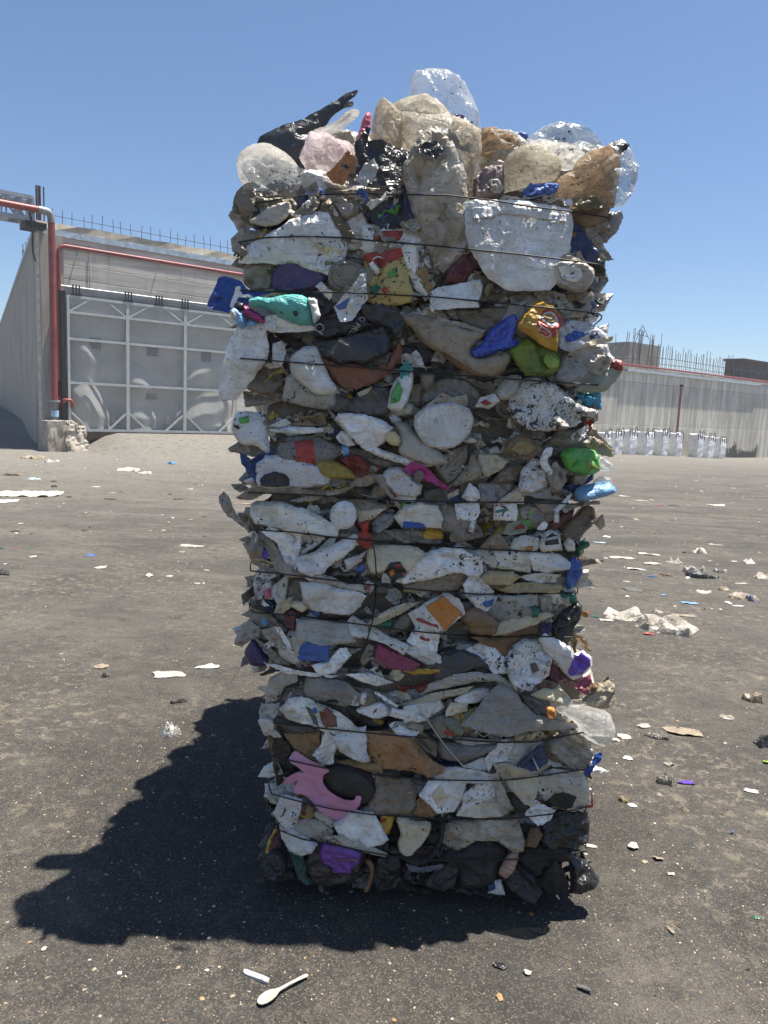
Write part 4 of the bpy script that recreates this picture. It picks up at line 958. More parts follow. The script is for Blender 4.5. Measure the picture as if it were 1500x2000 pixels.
# hand traced items
cur = None; par = None; seed = 100
for line in TABLE.strip().split('\n'):
    line = line.strip()
    if not line or line[0] == '#': continue
    if line[0] == '=': cur = line[1:]; continue
    seed += 1
    b = BALE[cur]; Y = YF[cur]; fr = FRONT(Y)
    if line.startswith('>t'):
        _, nm, mc, txt, c, size, rot = line.split()
        cx, cy = [float(t) for t in c.split(',')]
        ox, oy, sc = CROPS[pcrop]
        pw = onY(ox+cx*sc, oy+cy*sc, Y-ppiece.base)
        cu = bpy.data.curves.new('lettering', 'FONT'); cu.body = txt.replace('~', ' '); cu.size = float(size)*sc/F*Y*1.35
        cu.align_x = 'CENTER'; cu.align_y = 'CENTER'; cu.resolution_u = 2
        to = bpy.data.objects.new('lettering', cu); COL.objects.link(to)
        bpy.context.view_layer.update()
        me = bpy.data.meshes.new_from_object(to); bpy.data.objects.remove(to)
        a = R_(float(rot)); q = np.array([(v.co.x*math.cos(a)-v.co.y*math.sin(a)+pw.x, v.co.x*math.sin(a)+v.co.y*math.cos(a)+pw.z) for v in me.vertices])
        h = ppiece.height(q)+.0045; O = ORG[b.name]
        for v, p, hh in zip(me.vertices, q, h):
            v.co = Vector((p[0], Y-hh, p[1]))-O
        me.name = 'lettering'; me.materials.clear(); me.materials.append(mat(mc)); link('lettering', me, par); continue
    if line[0] == '>':
        head, poly = [t.strip() for t in line[1:].split('|')][:2]
        nm, mc = head.split(); ox, oy, sc = CROPS[pcrop]
        pts = []
        for t in poly.split():
            x, y = [float(q) for q in t.split(',')]; p = onY(ox+x*sc, oy+y*sc, Y-ppiece.base-.4*ppiece.T); pts.append((p.x, p.z))
        pc = Piece(pts, 0, 0, 's', seed, soft=nm in SOFT)
        drop = {'bottle_cap': .012, 'moulded_dome': .012, 'lid_rim': .004, 'bucket_rim': .005}.get(nm, .0022)*(1+.6*pc.rng.random())
        if nm == 'printed_bowl': drop = .003
        if nm == 'printed_food': drop = .0055
        if nm.startswith('logo'): drop = .0035+.001*(mc == 'redp')
        if nm.endswith('opening'): drop = .003
        pc.h = ppiece.height(pc.q)+drop
        if drop > .01:
            pc.h = pc.h + .008*np.sqrt(np.clip(distb(pc.P, pc.q)/max(pc.R0, 1e-4), 0, 1))
        mb = MB(); pc.mesh(mb, fr); note(mb)
        mb.v = [tuple(Vector(v)-ORG[b.name]) for v in mb.v]
        o = mb.build(nm, mat(mc), None); o.parent = par; continue
    parts = [t.strip() for t in line.split('|')]
    crop, nm, mc, mode, L, T = parts[0].split(); L = float(L); T = float(T)/1000
    lab = parts[2] if len(parts) > 2 else None
    ox, oy, sc = CROPS[crop]; base = .014+.0125*L
    if L < 0: base = .014+.025*L
    pts = []
    for t in parts[1].split():
        x, y = [float(q) for q in t.split(',')]; p = onY(ox+x*sc, oy+y*sc, Y-base-.3*T); pts.append((p.x, p.z))
    if L >= 0:
        cx_ = sum(p[0] for p in pts)/len(pts); cz_ = sum(p[1] for p in pts)/len(pts); kx = (1.13 if mc in ('W', 'WK', 'CW', 'L', 'C', 'LW2', 'WB', 'WT') else 1.03) if nm != 'plastic_sheet' else 1.0
        pts = [(cx_+(p[0]-cx_)*kx, cz_+(p[1]-cz_)*(kx+.035)) for p in pts]
    tilt = None
    soft = nm in SOFT or nm == 'plastic_sheet' or (nm == 'crushed_jug' and mc in ('M', 'MB', 'MC')) or mc in ('KD', 'teal')
    if nm == 'container_lid': soft = 'lid'
    film = nm in FILM; cru = 1.5 if film else 1.0
    if L < 0 and T > .035: cru = 2.2
    if mc in ('K', 'KD', 'char', 'dpurp'): cru *= .8
    pc = Piece(pts, base, T, mode, seed, tilt=tilt, back=1.0 if L < 0 else .7, soft=soft, film=film, crum=cru)
    mb = MB(); pc.mesh(mb, fr); note(mb)
    o = mb.build(nm, mat(mc), b, lab)
    sharpen(o, 45 if soft else 34)
    par = o; ppiece = pc; pcrop = crop

# anonymous filler: what lies between, behind and round the sides
def blob(rng, cx, cy, w, h, rot, lo=.62, hi=1.15):
    n = int(rng.integers(7, 11)); a = np.sort(rng.uniform(0, 2*math.pi, n)+0); a = np.linspace(0, 2*math.pi, n, endpoint=False)+rng.uniform(-.3, .3, n)
    r = rng.uniform(lo, hi, n); ex = .7
    x = np.sign(np.cos(a))*np.abs(np.cos(a))**ex*w/2*r; y = np.sign(np.sin(a))*np.abs(np.sin(a))**ex*h/2*r
    c, s = math.cos(rot), math.sin(rot)
    return [(cx+p*c-q*s, cy+p*s+q*c) for p, q in zip(x, y)]
FILL = ['W']*9+['G']*4+['G2']*4+['L']*5+['T']*3+['T2']*4+['LB']*2+['D']*3+['D2']*2+['K']*2+['char2']*2+['CW']*3+['W']*3+['L']*2+['C', 'BR2', 'BR2', 'blued', 'maroon', 'olive', 'brn', 'WK', 'W', 'LG', 'G2']
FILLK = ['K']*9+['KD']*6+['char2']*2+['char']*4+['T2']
rng = np.random.default_rng(5)
for k in ('TOP', 'MID', 'BOT'):
    x0, x1, z0, z1 = RECT[k]; b = BALE[k]; Y = YF[k]
    for i in range(96):
        u = (i % 8+rng.uniform(.05, .95))/8; v = (i//8+rng.uniform(0, 1))/12
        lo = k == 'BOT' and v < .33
        hgt = rng.uniform(.022, .07) if k != 'TOP' else rng.uniform(.04, .11)
        poly = blob(rng, x0+u*(x1-x0), z0+.03+v*(z1-z0-.05), rng.uniform(.12, .27), hgt, rng.normal(0, .17))
        if k == 'BOT': poly = [(p, max(q, .012)) for p, q in poly]
        mode = 'p' if rng.random() < .72 else 's'
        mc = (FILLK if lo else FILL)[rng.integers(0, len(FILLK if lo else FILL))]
        pc = Piece(poly, rng.uniform(-.022, .010), rng.uniform(.012, .030), mode, 9000+i+1000*len(k)+int(z0*77), film=rng.random() < .75, crum=1.4)
        mb = MB(); pc.mesh(mb, FRONT(Y)); note(mb)
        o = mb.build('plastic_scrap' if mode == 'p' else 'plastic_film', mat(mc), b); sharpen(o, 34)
    # sides, back and top: one mass that nobody could count
    mats = sorted(set(FILL+FILLK)); mb = MB()
    zc = max(z0, 0)
    faces = [(Vector((x0, 0, 0)), EY, EZ, -EX, (Y, Y+BL), (zc, z1)), (Vector((x1, 0, 0)), EY, EZ, EX, (Y, Y+BL), (zc, z1)),
             (Vector((0, Y+BL, 0)), EX, EZ, EY, (x0, x1), (zc, z1))]
    faces.append((Vector((0, 0, z1)), EX, EY, EZ, (x0, x1), (Y+.05, Y+BL)))
    for fi, (O, e1, e2, n, (a0, a1), (b0, b1)) in enumerate(faces):
        cnt = int((a1-a0)*(b1-b0)/.0125)
        top = fi == 3
        if top and k != 'TOP': cnt //= 3
        for i in range(cnt):
            cx = rng.uniform(a0+.02, a1-.02); cy = rng.uniform(b0+.02, b1-.03)
            w_ = rng.uniform(.12, .30); h_ = rng.uniform(.04, .11) if not top else rng.uniform(.1, .22)
            poly = blob(rng, cx, cy, w_, h_, rng.normal(0, .25) if not top else rng.uniform(0, 3), .78, 1.1)
            if not top: poly = [(p, max(q, .012)) for p, q in poly]
            mode = 'p' if rng.random() < .75 else 's'
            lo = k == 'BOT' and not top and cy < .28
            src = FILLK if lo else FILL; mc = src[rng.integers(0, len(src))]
            T = rng.uniform(.02, .055) if not (top and k == 'TOP') else rng.uniform(.04, .10)
            pc = Piece(poly, rng.uniform(-.02, .025), T, mode, 20000+fi*500+i+int(z1*991), tilt=(rng.uniform(-.2, .2), rng.uniform(-.3, .25)), fine=11)
            pc.mesh(mb, (O, e1, e2, n), mats.index(mc))
    skew(mb)
    o = mb.build('compressed_plastic', [mat(m) for m in mats], b); o['kind'] = 'stuff'; sharpen(o, 24)
    # small shreds and thin layer edges squeezed out of the face
    mats = ['W', 'G', 'G2', 'L', 'T', 'LB', 'D2', 'K', 'C', 'char2', 'XG', 'BR2', 'red', 'blue', 'must', 'pink', 'green', 'lblue', 'brn', 'LW']; mb = MB()
    wts = np.array([6, 3, 4, 5, 2, 2, 2, 3, 2, 1, 2, 1.5, .4, .5, .4, .25, .3, .4, .8, 3]); wts = wts/wts.sum()
    for i in range(260):
        cx = rng.uniform(x0+.02, x1-.02); cz = rng.uniform(zc+.03, z1-.02)
        mi = int(rng.choice(len(mats), p=wts))
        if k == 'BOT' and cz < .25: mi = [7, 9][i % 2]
        if i % 5 < 2:   # edge of a sheet lying between the layers
            w_ = rng.uniform(.05, .14); out = rng.uniform(.03, .065)
            poly = [(p, q) for p, q in blob(rng, cx, -out+.045, w_, .09, rng.normal(0, .1), .8, 1.1)]
            a = rng.normal(0, .16); e1 = Vector((math.cos(a), 0, math.sin(a))); n_ = Vector((-math.sin(a), 0, math.cos(a)))
            pc = Piece([(p-cx, q) for p, q in poly], 0, 0, 's', 60000+i+int(z1*1000), crum=2.6, tilt=(0, rng.uniform(-.5, .35)), fine=14, film=True)
            pc.mesh(mb, (Vector((cx, Y, cz)), e1, EY, n_), mi)
        else:
            poly = blob(rng, cx, cz, (rng.uniform(.03, .10) if mi < 12 else rng.uniform(.02, .05)), rng.uniform(.015, .05), rng.normal(0, .6))
            pc = Piece(poly, rng.uniform(.012, .045), .01, 's', 61000+i+int(z1*1000), crum=2.4, film=True, tilt=(rng.uniform(-.4, .4), rng.uniform(-.5, .3)), fine=13)
            pc.mesh(mb, FRONT(Y), mi)
    o = mb.build('plastic_shreds', [mat(m) for m in mats], b); o['kind'] = 'stuff'; sharpen(o, 24)
    # dark packed inside
    mb = MB(); g = 10; vs = []; fs = []
    ins_ = .035
    def core(O, du, dv, nu, nv):
        k0 = len(mb.v); pts = []
        for j in range(nv+1):
            for i in range(nu+1):
                p = O+du*(i/nu)+dv*(j/nv); q = p*6
                dsp = Vector((noise.noise(q), noise.noise(q+Vector((9, 0, 0))), noise.noise(q+Vector((0, 9, 0)))))*.022
                pts.append(p+dsp)
        mb.add(pts, [(j*(nu+1)+i, j*(nu+1)+i+1, (j+1)*(nu+1)+i+1, (j+1)*(nu+1)+i) for j in range(nv) for i in range(nu)], 0, True)
    A = Vector((x0+ins_, Y+.03, zc+.012+(.02 if zc < .01 else 0))); sx = EX*(x1-x0-2*ins_); sy = EY*(BL-.06); sz = EZ*(z1-zc-.005)
    core(A, sx, sz, 26, 20); core(A+sy, sx, sz, 26, 20); core(A, sy, sz, 34, 20); core(A+sx, sy, sz, 34, 20); core(A, sx, sy, 26, 34); core(A+sz, sx, sy, 26, 34)
    skew(mb); mb.build('packed_core', mat('T2'), b)

# items bulging out of the top, behind the front row
TOPX = [(-.30, 2.55, .26, .20, 'L', .05), (.02, 2.62, .30, .22, 'M', .09), (.30, 2.70, .34, .2, 'MC', .08), (.48, 2.6, .26, .2, 'G', .06),
        (-.2, 2.95, .4, .25, 'W', .07), (.2, 3.1, .4, .3, 'G2', .06), (.5, 3.2, .3, .3, 'CW', .07), (-.15, 3.5, .4, .3, 'G', .06), (.3, 3.6, .4, .3, 'M', .07)]
for i, (x, y, w_, h_, mc, T) in enumerate(TOPX):
    r2 = np.random.default_rng(60+i)
    pc = Piece(blob(r2, x, y, w_, h_, r2.uniform(-.5, .5)), .03, T, 'p', 700+i, crum=1.4)
    mb = MB(); pc.mesh(mb, (Vector((0, 0, RECT['TOP'][3])), EX, EY, EZ), 0)
    skew(mb); mb.build('crushed_jug' if i % 2 else 'plastic_bag', mat(mc), BALE['TOP'])

# flattened drink bottles: ribbed body, shoulder, neck and screw cap
BOT_ = [('MID', 612, 886, 8, .21, .034, 'X2', 'lblue', 'redp'), ('MID', 868, 1012, -12, .19, .032, 'D2', 'W', None), ('MID', 590, 1240, 62, .18, .034, 'L', 'blue', None),
        ('MID', 1035, 1010, 4, .17, .030, 'X2', 'W', 'green'), ('BOT', 905, 1408, 14, .19, .032, 'X2', 'red', 'GLD'), ('BOT', 655, 1352, -6, .20, .034, 'D2', 'W', None),
        ('TOP', 1040, 640, -24, .19, .034, 'XG', 'blue', None), ('TOP', 690, 560, 40, .18, .032, 'X2', 'W', None), ('TOP', 620, 770, -10, .20, .036, 'LG', 'yel', None), ('MID', 985, 1196, 6, .2, .034, 'XG', 'dgreen', None)]
for bi, (k, px, py, ang, Ln, rad, mc, capc, labc) in enumerate(BOT_):
    Y = YF[k]; c0 = onY(px, py, Y-.045); a_ = R_(ang); ax = Vector((math.cos(a_), -.18 if bi % 2 else .12, math.sin(a_))).normalized(); nn = (-EY-ax*(-EY).dot(ax)).normalized(); sd2 = ax.cross(nn)
    def ringset(t0, t1, n, rf, seg=18, flat=.52):
        vs = []
        for i in range(n+1):
            t = t0+(t1-t0)*i/n; r = rf(t)
            for q in range(seg):
                g = 2*math.pi*q/seg; p = ax*((t-.5)*Ln)+sd2*(math.cos(g)*r*1.25)+nn*(math.sin(g)*r*flat)
                nz = noise.noise(Vector((t*6+bi*5, math.cos(g)*1.3, math.sin(g)*1.3)))*.010*(1 if r > .018 else .15)
                vs.append(c0+p+nn*nz-sd2*nz*.5)
        fs = [(i*seg+q, i*seg+(q+1) % seg, (i+1)*seg+(q+1) % seg, (i+1)*seg+q) for i in range(n) for q in range(seg)]
        fs += [tuple(range(seg))[::-1], tuple(n*seg+q for q in range(seg))]
        return vs, fs
    def body(t):
        if t < .04: return rad*(.78+t*5.5)
        if t < .68: return rad*(1-.05*(math.sin(t*95) > .3))
        if t < .86: return rad*(1-(t-.68)/.18*.62)
        return rad*.38
    mb = MB(); vs, fs = ringset(0, .95, 44, body); mb.add(vs, fs, 0, True); note(mb)
    o = mb.build('crushed_bottle', mat(mc), BALE[k]); sharpen(o, 40)
    mb = MB(); vs, fs = ringset(.92, 1.01, 4, lambda t: .0155, 18, .95); mb.add(vs, fs, 0, True); o2 = mb.build('bottle_cap', mat(capc), None); o2.data.transform(Matrix.Translation(-ORG[BALE[k].name])); o2.parent = o; sharpen(o2, 40)
    if labc:
        mb = MB(); vs, fs = ringset(.25, .52, 10, lambda t: rad*1.035); mb.add(vs, fs[:-2], 0, True); o2 = mb.build('paper_label', mat(labc), None); o2.data.transform(Matrix.Translation(-ORG[BALE[k].name])); o2.parent = o

# baling wires: follow the face of the bale, pulled taut over what bulges
tree = BVHTree.FromPolygons([Vector(v) for v in bvh_v], bvh_f)
b = NB('baling_wire_steel'); wire_m = b.fin(b.bsdf((.02, .019, .018), .5, .5, .3))
WIRES = [('TOP', [(468, 400), (517, 394), (595, 381), (690, 378), (800, 380), (870, 381), (960, 391), (1040, 404), (1107, 412), (1185, 424)]),
         ('TOP', [(466, 473), (520, 464), (595, 461), (664, 464), (730, 470), (850, 480), (920, 487), (1010, 496), (1085, 505), (1172, 517)]),
         ('TOP', [(470, 567), (535, 570), (670, 571), (850, 580), (950, 589), (1040, 598), (1168, 612)]),
         ('TOP', [(470, 700), (670, 715), (850, 730), (1168, 752)]),
         ('MID', [(485, 962), (590, 966), (666, 970), (764, 977), (840, 979), (940, 981), (1024, 981), (1136, 985)]),
         ('MID', [(488, 1034), (577, 1040), (658, 1050), (728, 1056), (840, 1066), (968, 1074), (1108, 1080), (1130, 1082)]),
         ('MID', [(490, 1115), (543, 1120), (616, 1129), (714, 1141), (840, 1154), (940, 1161), (1094, 1159), (1128, 1158)]),
         ('MID', [(495, 1196), (589, 1203), (653, 1213), (693, 1218), (800, 1232), (884, 1240), (968, 1244), (1058, 1243), (1125, 1245)]),
         ('BOT', [(535, 1412), (633, 1423), (702, 1430), (798, 1439), (979, 1450), (1041, 1449), (1080, 1442), (1140, 1430)]),
         ('BOT', [(528, 1476), (561, 1484), (628, 1499), (702, 1511), (842, 1523), (962, 1525), (1010, 1522), (1080, 1512), (1145, 1502)]),
         ('BOT', [(530, 1550), (564, 1560), (603, 1570), (653, 1581), (727, 1591), (850, 1599), (898, 1600), (996, 1599), (1080, 1590), (1122, 1582), (1146, 1576)]),
         ('BOT', [(530, 1614), (547, 1622), (591, 1639), (640, 1647), (702, 1661), (800, 1679), (912, 1680), (996, 1679), (1052, 1676), (1146, 1662)])]
def drape(path, Y, win=4, proud=.004, cap=.115):
    pts = []
    for (xa, ya), (xb, yb) in zip(path, path[1:]):
        n = max(1, int(math.hypot(xb-xa, yb-ya)/7))
        pts += [(xa+(xb-xa)*i/n, ya+(yb-ya)*i/n) for i in range(n)]
    pts.append(path[-1])
    hs = []; ws = []
    for p in pts:
        q = onY(*p, Y-.05); d = (q-CAM).normalized(); best = 0
        hit = tree.ray_cast(CAM, d, 4)
        if hit[0] is not None: best = max(0, Y-hit[0].y)
        hs.append(min(best, cap)); ws.append(p)
    m = [max(hs[max(0, i-win):i+win+1]) for i in range(len(hs))]
    m = [sum(m[max(0, i-win):i+win+1])/len(m[max(0, i-win):i+win+1]) for i in range(len(m))]
    return [onY(*p, Y-h-proud) for p, h in zip(ws, m)]
for k, path in WIRES:
    Y = YF[k]; x0, x1, z0, z1 = RECT[k]
    f = drape(path, Y); l = f[0]; r = f[-1]
    o_ = .03
    loop = [Vector((x1+o_, Y+BL+.03, r.z)), Vector((x1+o_+.01, Y+BL/2, r.z+.01)), Vector((x1+o_, Y+.06, r.z)), Vector((x1+.015, Y-.01, r.z))]
    loop2 = [Vector((x0-.015, Y-.01, l.z)), Vector((x0-o_, Y+.06, l.z)), Vector((x0-o_-.01, Y+BL/2, l.z)), Vector((x0-o_, Y+BL+.03, l.z))]
    mb = MB(); mb.tube(loop2[::-1]+f[1:-1][0:0]+[*reversed([])]+f+loop[::-1]+[loop2[-1]], .0023, 6)
    skew(mb); mb.build('baling_wire', wire_m, BALE[k])
loose = drape([(728, 1057), (733, 1090), (735, 1125), (733, 1170), (727, 1215), (717, 1250), (703, 1285), (680, 1312), (655, 1322)], YF['MID'], 3, .008)
mb = MB(); mb.tube(loose, .0023, 6); mb.build('loose_wire', wire_m, BALE['MID'])
b = NB('bright_wire'); bw_m = b.fin(b.bsdf((.42, .40, .38), .35, .5, .6))
l2 = drape([(815, 1378), (840, 1415), (868, 1455), (890, 1480), (912, 1505)], YF['BOT'], 4, .02)
mb = MB(); mb.tube(l2, .0022, 6); mb.build('loose_wire', bw_m, BALE['BOT'])
for pa in ([(478, 470), (470, 480), (462, 492), (457, 500)], [(482, 468), (474, 482), (468, 496), (463, 502)]):
    mb = MB(); mb.tube([onY(x, y, YF['TOP']-.01) for x, y in pa], .003, 6); mb.build('wire_end', wire_m, BALE['TOP'])
# ------------------------------------------------------------------ yard: ground, walls, gate
AW = R_(38); U = Vector((math.cos(AW), math.sin(AW), 0)); V = Vector((-math.sin(AW), math.cos(AW), 0)); NW = -V
A2 = R_(29); V2 = Vector((-math.sin(A2), math.cos(A2), 0))
C0 = gp(86, 877)
def onplane(px, py, P, n):
    d = ray(px, py); t = (P-CAM).dot(n)/d.dot(n); return CAM+d*t
def wall_sz(px, py, off=0.0, P=None):
    P = C0 if P is None else P
    q = onplane(px, py, P+NW*off, NW); r = q-P; return r.dot(U), q.z
gz0 = wall_sz(134, 836, .38)[1]; gz1 = wall_sz(452, 853, .38)[1]
S_G0 = wall_sz(132, 700, .38)[0]; S_G1 = wall_sz(466, 700, .38)[0]
ZT = wall_sz(100, 446)[1]; ZT2 = wall_sz(455, 500)[1]; ZT = (ZT+ZT2)/2
GT = (wall_sz(134, 575, .38)[1]+wall_sz(430, 612, .38)[1])/2
GB = (gz0+gz1)/2
B0 = gp(1180, 884.5); 
print('C0', C0, 'gate z', gz0, gz1, 'S', S_G0, S_G1, 'ZT', ZT, ZT2, 'GT', GT, 'B0', B0)
S_END = 19.0
def sstep(x): x = max(0, min(1, x)); return x*x*(3-2*x)
def gh(x, y):
    r = Vector((x, y, 0))-C0; s = r.dot(U); d = r.dot(NW)
    z = 0
    if d < 6.5:
        z = (GB-.03)*sstep(1-(d-.4)/4.2)*sstep((s-.7)/1.3)*sstep((13.2-s)/3)
    z -= .30*sstep((x-10)/11)*sstep((y-22)/10)
    z += .012*noise.noise(Vector((x*.35, y*.35, 0)))*sstep((math.hypot(x, y-3)-3.0)/4)
    return z
# ground sheet: fine near, coarse far
def axis(lo, hi, fine, a, b, coarse):
    xs = []; x = lo
    while x < hi:
        xs.append(x); d = 0 if a <= x <= b else min(abs(x-a), abs(x-b)); x += fine+d*coarse
    return xs+[hi]
xs = axis(-400, 400, .3, -13, 24, .12); ys = axis(-60, 800, .3, -2, 44, .12)
mb = MB(); vs = [(x, y, gh(x, y)) for y in ys for x in xs]; nx = len(xs)
mb.add(vs, [(j*nx+i, j*nx+i+1, (j+1)*nx+i+1, (j+1)*nx+i) for j in range(len(ys)-1) for i in range(nx-1)], 0, True)
b = NB('dusty_asphalt'); v = b.coord()
ns = b.noise(v, .5, 6, .62, .4); nm_ = b.noise(v, 1.7, 6, .68, .3); nf = b.noise(v, 42, 5, .75)
sp0 = b.n('ShaderNodeSeparateXYZ'); b.l(b.coord(), sp0.inputs[0])
st = b.noise(b.coord((.34, 1.7, 1), (0, 0, R_(14))), .8, 7, .7, 1.2)
st2 = b.noise(b.coord((.4, 3.0, 1), (0, 0, R_(-24))), .9, 6, .72, 1.0)
c = b.mix(b.ramp(ns, .38, .62), (.056, .053, .049), (.094, .087, .077))
c = b.mix(b.ramp(nm_, .50, .66, 0, .6), c, (.130, .118, .099))
c = b.mix(b.ramp(nm_, .36, .46, .6, 0), c, (.046, .044, .042))
fd = b.ramp(sp0.outputs[1], 4, 13, .25, .8)
c = b.mix(b.math('MULTIPLY', b.ramp(st, .51, .63), fd), c, (.150, .136, .114))
c = b.mix(b.math('MULTIPLY', b.ramp(st2, .53, .66), fd), c, (.150, .138, .118))
c = b.mix(b.math('MULTIPLY', b.ramp(st, .36, .46, 1, 0), fd), c, (.044, .042, .040))
# pale dust swept towards the walls
sp = b.n('ShaderNodeSeparateXYZ'); b.l(b.coord(), sp.inputs[0])
r_ = b.math('ADD', b.math('MULTIPLY', sp.outputs[0], -U.y), b.math('MULTIPLY', sp.outputs[1], U.x))
d0 = (C0.x*-U.y+C0.y*U.x)
dist = b.math('SUBTRACT', d0, r_)
far = b.ramp(b.math('ADD', dist, b.math('MULTIPLY', b.math('SUBTRACT', st, .5), 12)), .5, 17.0, .8, 0)
c = b.mix(far, c, (.24, .225, .197)) #(0.178, 0.155, 0.122))
near = b.ramp(dist, 12.5, 21.5, 0, 1)
c = b.mix(b.math('MULTIPLY', near, .5), c, b.mix(.5, c, (.036, .031, .026)))
pa = b.ramp(b.noise(v, 1.0, 4, .6, .5), .42, .60, .12, 1)
mo = b.ramp(b.noise(v, 15, 6, .78, .3), .51, .60)
c = b.mix(b.math('MULTIPLY', b.math('MULTIPLY', mo, pa), .8), c, (.185, .160, .120))
mo2 = b.ramp(b.noise(b.coord((1, 1.6, 1), (0, 0, .5)), 6, 6, .75, .6), .40, .48, 1, 0)
c = b.mix(b.math('MULTIPLY', mo2, .55), c, (.036, .034, .032))
# oily stain round the bales, its colour also darkened to deepen their cast shadow
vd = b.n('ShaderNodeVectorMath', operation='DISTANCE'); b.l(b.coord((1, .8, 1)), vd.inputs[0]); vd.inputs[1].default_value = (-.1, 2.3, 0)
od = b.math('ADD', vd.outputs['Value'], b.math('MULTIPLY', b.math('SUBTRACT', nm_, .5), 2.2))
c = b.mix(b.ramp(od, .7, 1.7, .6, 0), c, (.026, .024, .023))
# grit: pale and dark specks of several sizes
vo = b.n('ShaderNodeTexVoronoi'); vo.inputs['Scale'].default_value = 85; b.l(v, vo.inputs['Vector'])
rnd = b.n('ShaderNodeSeparateColor'); b.l(vo.outputs['Color'], rnd.inputs[0])
patch = b.ramp(b.noise(v, 1.6, 6, .7, .5), .44, .60, .06, .85)
k = b.math('MULTIPLY', b.math('LESS_THAN', rnd.outputs[0], patch), b.ramp(vo.outputs['Distance'], .18, .36, 1, 0))
c = b.mix(b.math('MULTIPLY', k, b.ramp(rnd.outputs[1], 0, 1, .25, .9)), c, b.mix(rnd.outputs[2], (0.158, 0.125, 0.086), (0.238, 0.198, 0.145)))
vo2 = b.n('ShaderNodeTexVoronoi'); vo2.inputs['Scale'].default_value = 240; b.l(v, vo2.inputs['Vector'])
rn2 = b.n('ShaderNodeSeparateColor'); b.l(vo2.outputs['Color'], rn2.inputs[0])
c = b.mix(b.math('MULTIPLY', b.math('LESS_THAN', rn2.outputs[0], .30), b.ramp(rn2.outputs[1], 0, 1, .1, .7)), c, (0.132, 0.112, 0.086))
c = b.mix(b.math('MULTIPLY', b.math('GREATER_THAN', rn2.outputs[0], .72), .35), c, (0.020, 0.018, 0.017))
c = b.mix(b.ramp(nf, .52, .75, 0, .3), c, (0.021, 0.019, 0.017))
h = b.math('ADD', b.math('MULTIPLY', nf, .6), b.math('MULTIPLY', k, .8))
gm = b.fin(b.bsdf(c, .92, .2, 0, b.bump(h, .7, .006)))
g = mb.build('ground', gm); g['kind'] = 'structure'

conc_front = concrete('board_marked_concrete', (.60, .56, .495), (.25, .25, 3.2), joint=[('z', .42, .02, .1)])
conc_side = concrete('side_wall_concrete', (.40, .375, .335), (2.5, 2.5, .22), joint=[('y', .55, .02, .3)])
conc_right = concrete('panel_wall_concrete', (.64, .60, .52), (2.2, 2.2, .3), joint=[('x', .62, .03, .2), ('z', 2.1, .02, .35)], soot=(11.2, 15.5, .12))
conc_raw = concrete('rough_concrete', (.44, .39, .32))
steel_b = simple('pale_blue_trim', (.40, .48, .55), .45, .4)
red_m = simple('red_pipe_paint', (.23, .045, .042), .45, .4, 0, .3, 3)
galv = simple('galvanised_steel', (.30, .32, .33), .45, .5, .3, .2, 8)
rust = simple('rusty_rebar', (.085, .06, .05), .85, .2, .2, .5, 9)
gate_p = simple('grey_gate_paint', (.355, .35, .325), .55, .35, 0, .10, 1.2, .08)
gate_f = simple('light_gate_frame', (.42, .44, .43), .5, .4, 0, .1, 3, .1)
dark_m = simple('dark_iron', (.025, .024, .024), .6, .4, .3)

# gate building (local frame: x along the front, y into the building)
bw = thing('concrete_building', C0, 'tall grey concrete building with starter bars on top and a big metal gate', 'building')
LW = Matrix((U, V, EZ)).transposed().to_4x4(); LW.translation = C0; LWi = LW.inverted()
def P(s, d, z): return C0+U*s-V*d+EZ*(z-C0.z)    # d: metres in front of the wall
class LMB(MB):
    """mesh whose vertices are kept in the wall's own frame so that textures run along the wall"""
    def done(s, name, mats, parent, label=None):
        s.v = [tuple(LWi @ Vector(p)) for p in s.v]
        me_o = MB.build(s, name, mats, None, label); me_o.parent = parent
        r = Matrix((U, V, EZ)).transposed().to_4x4()
        me_o.matrix_local = r if parent.parent is None else Matrix.Identity(4)
        return me_o
m = LMB(); m.box(P(0, 0, -.6), U, V, EZ, S_END, .5, ZT+.6-.0); fw = m.done('front_wall', conc_front, bw)
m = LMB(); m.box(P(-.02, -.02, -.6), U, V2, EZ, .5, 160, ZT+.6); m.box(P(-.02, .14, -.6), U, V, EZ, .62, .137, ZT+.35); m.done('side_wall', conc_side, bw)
m = LMB(); m.box(P(-.1, .055, ZT-.26), U, V, EZ, S_END+.1, .052, .17); m.done('drip_edge', steel_b, bw)
m = LMB()
rr = random.Random(3)
n = 34; pv = []
for i in range(n+1):
    s_ = -.1+(S_END+.1)*i/n; t_ = ZT+.10+rr.uniform(-.03, .04)
    pv += [P(s_, .05+rr.uniform(-.02, .0), ZT-.088), P(s_, .02+rr.uniform(-.05, .05), t_), P(s_, -.5, t_+rr.uniform(-.04, .06)), P(s_, -.5, ZT-.088)]
m.add(pv, [(i*4+a, i*4+4+a, i*4+4+(a+1) % 4, i*4+(a+1) % 4) for i in range(n) for a in range(4)], 0, False)
m.add([pv[0], pv[1], pv[2], pv[3]], [(0, 1, 2, 3)]); m.done('ragged_top', conc_raw, bw)
m = LMB(); m.box(P(-.10, -.1, ZT+.003), U, V2, EZ, .4, 160, .12); m.done('side_coping', steel_b, bw)
rs = random.Random(11)
for i in range(62):
    s_ = .35+i*.29+rs.uniform(-.05, .05); z0_ = ZT+.05; hh = rs.uniform(.38, .52)
    m = LMB(); m.tube([P(s_, -.05, z0_), P(s_+rs.uniform(-.03, .03), -.05, z0_+hh)], .009, 5); m.done('rebar', rust, bw)
m = LMB(); m.tube([P(.3, -.06, ZT+.32), P(4, -.06, ZT+.30), P(S_END, -.06, ZT+.34)], .008, 5); m.done('rebar', rust, bw)
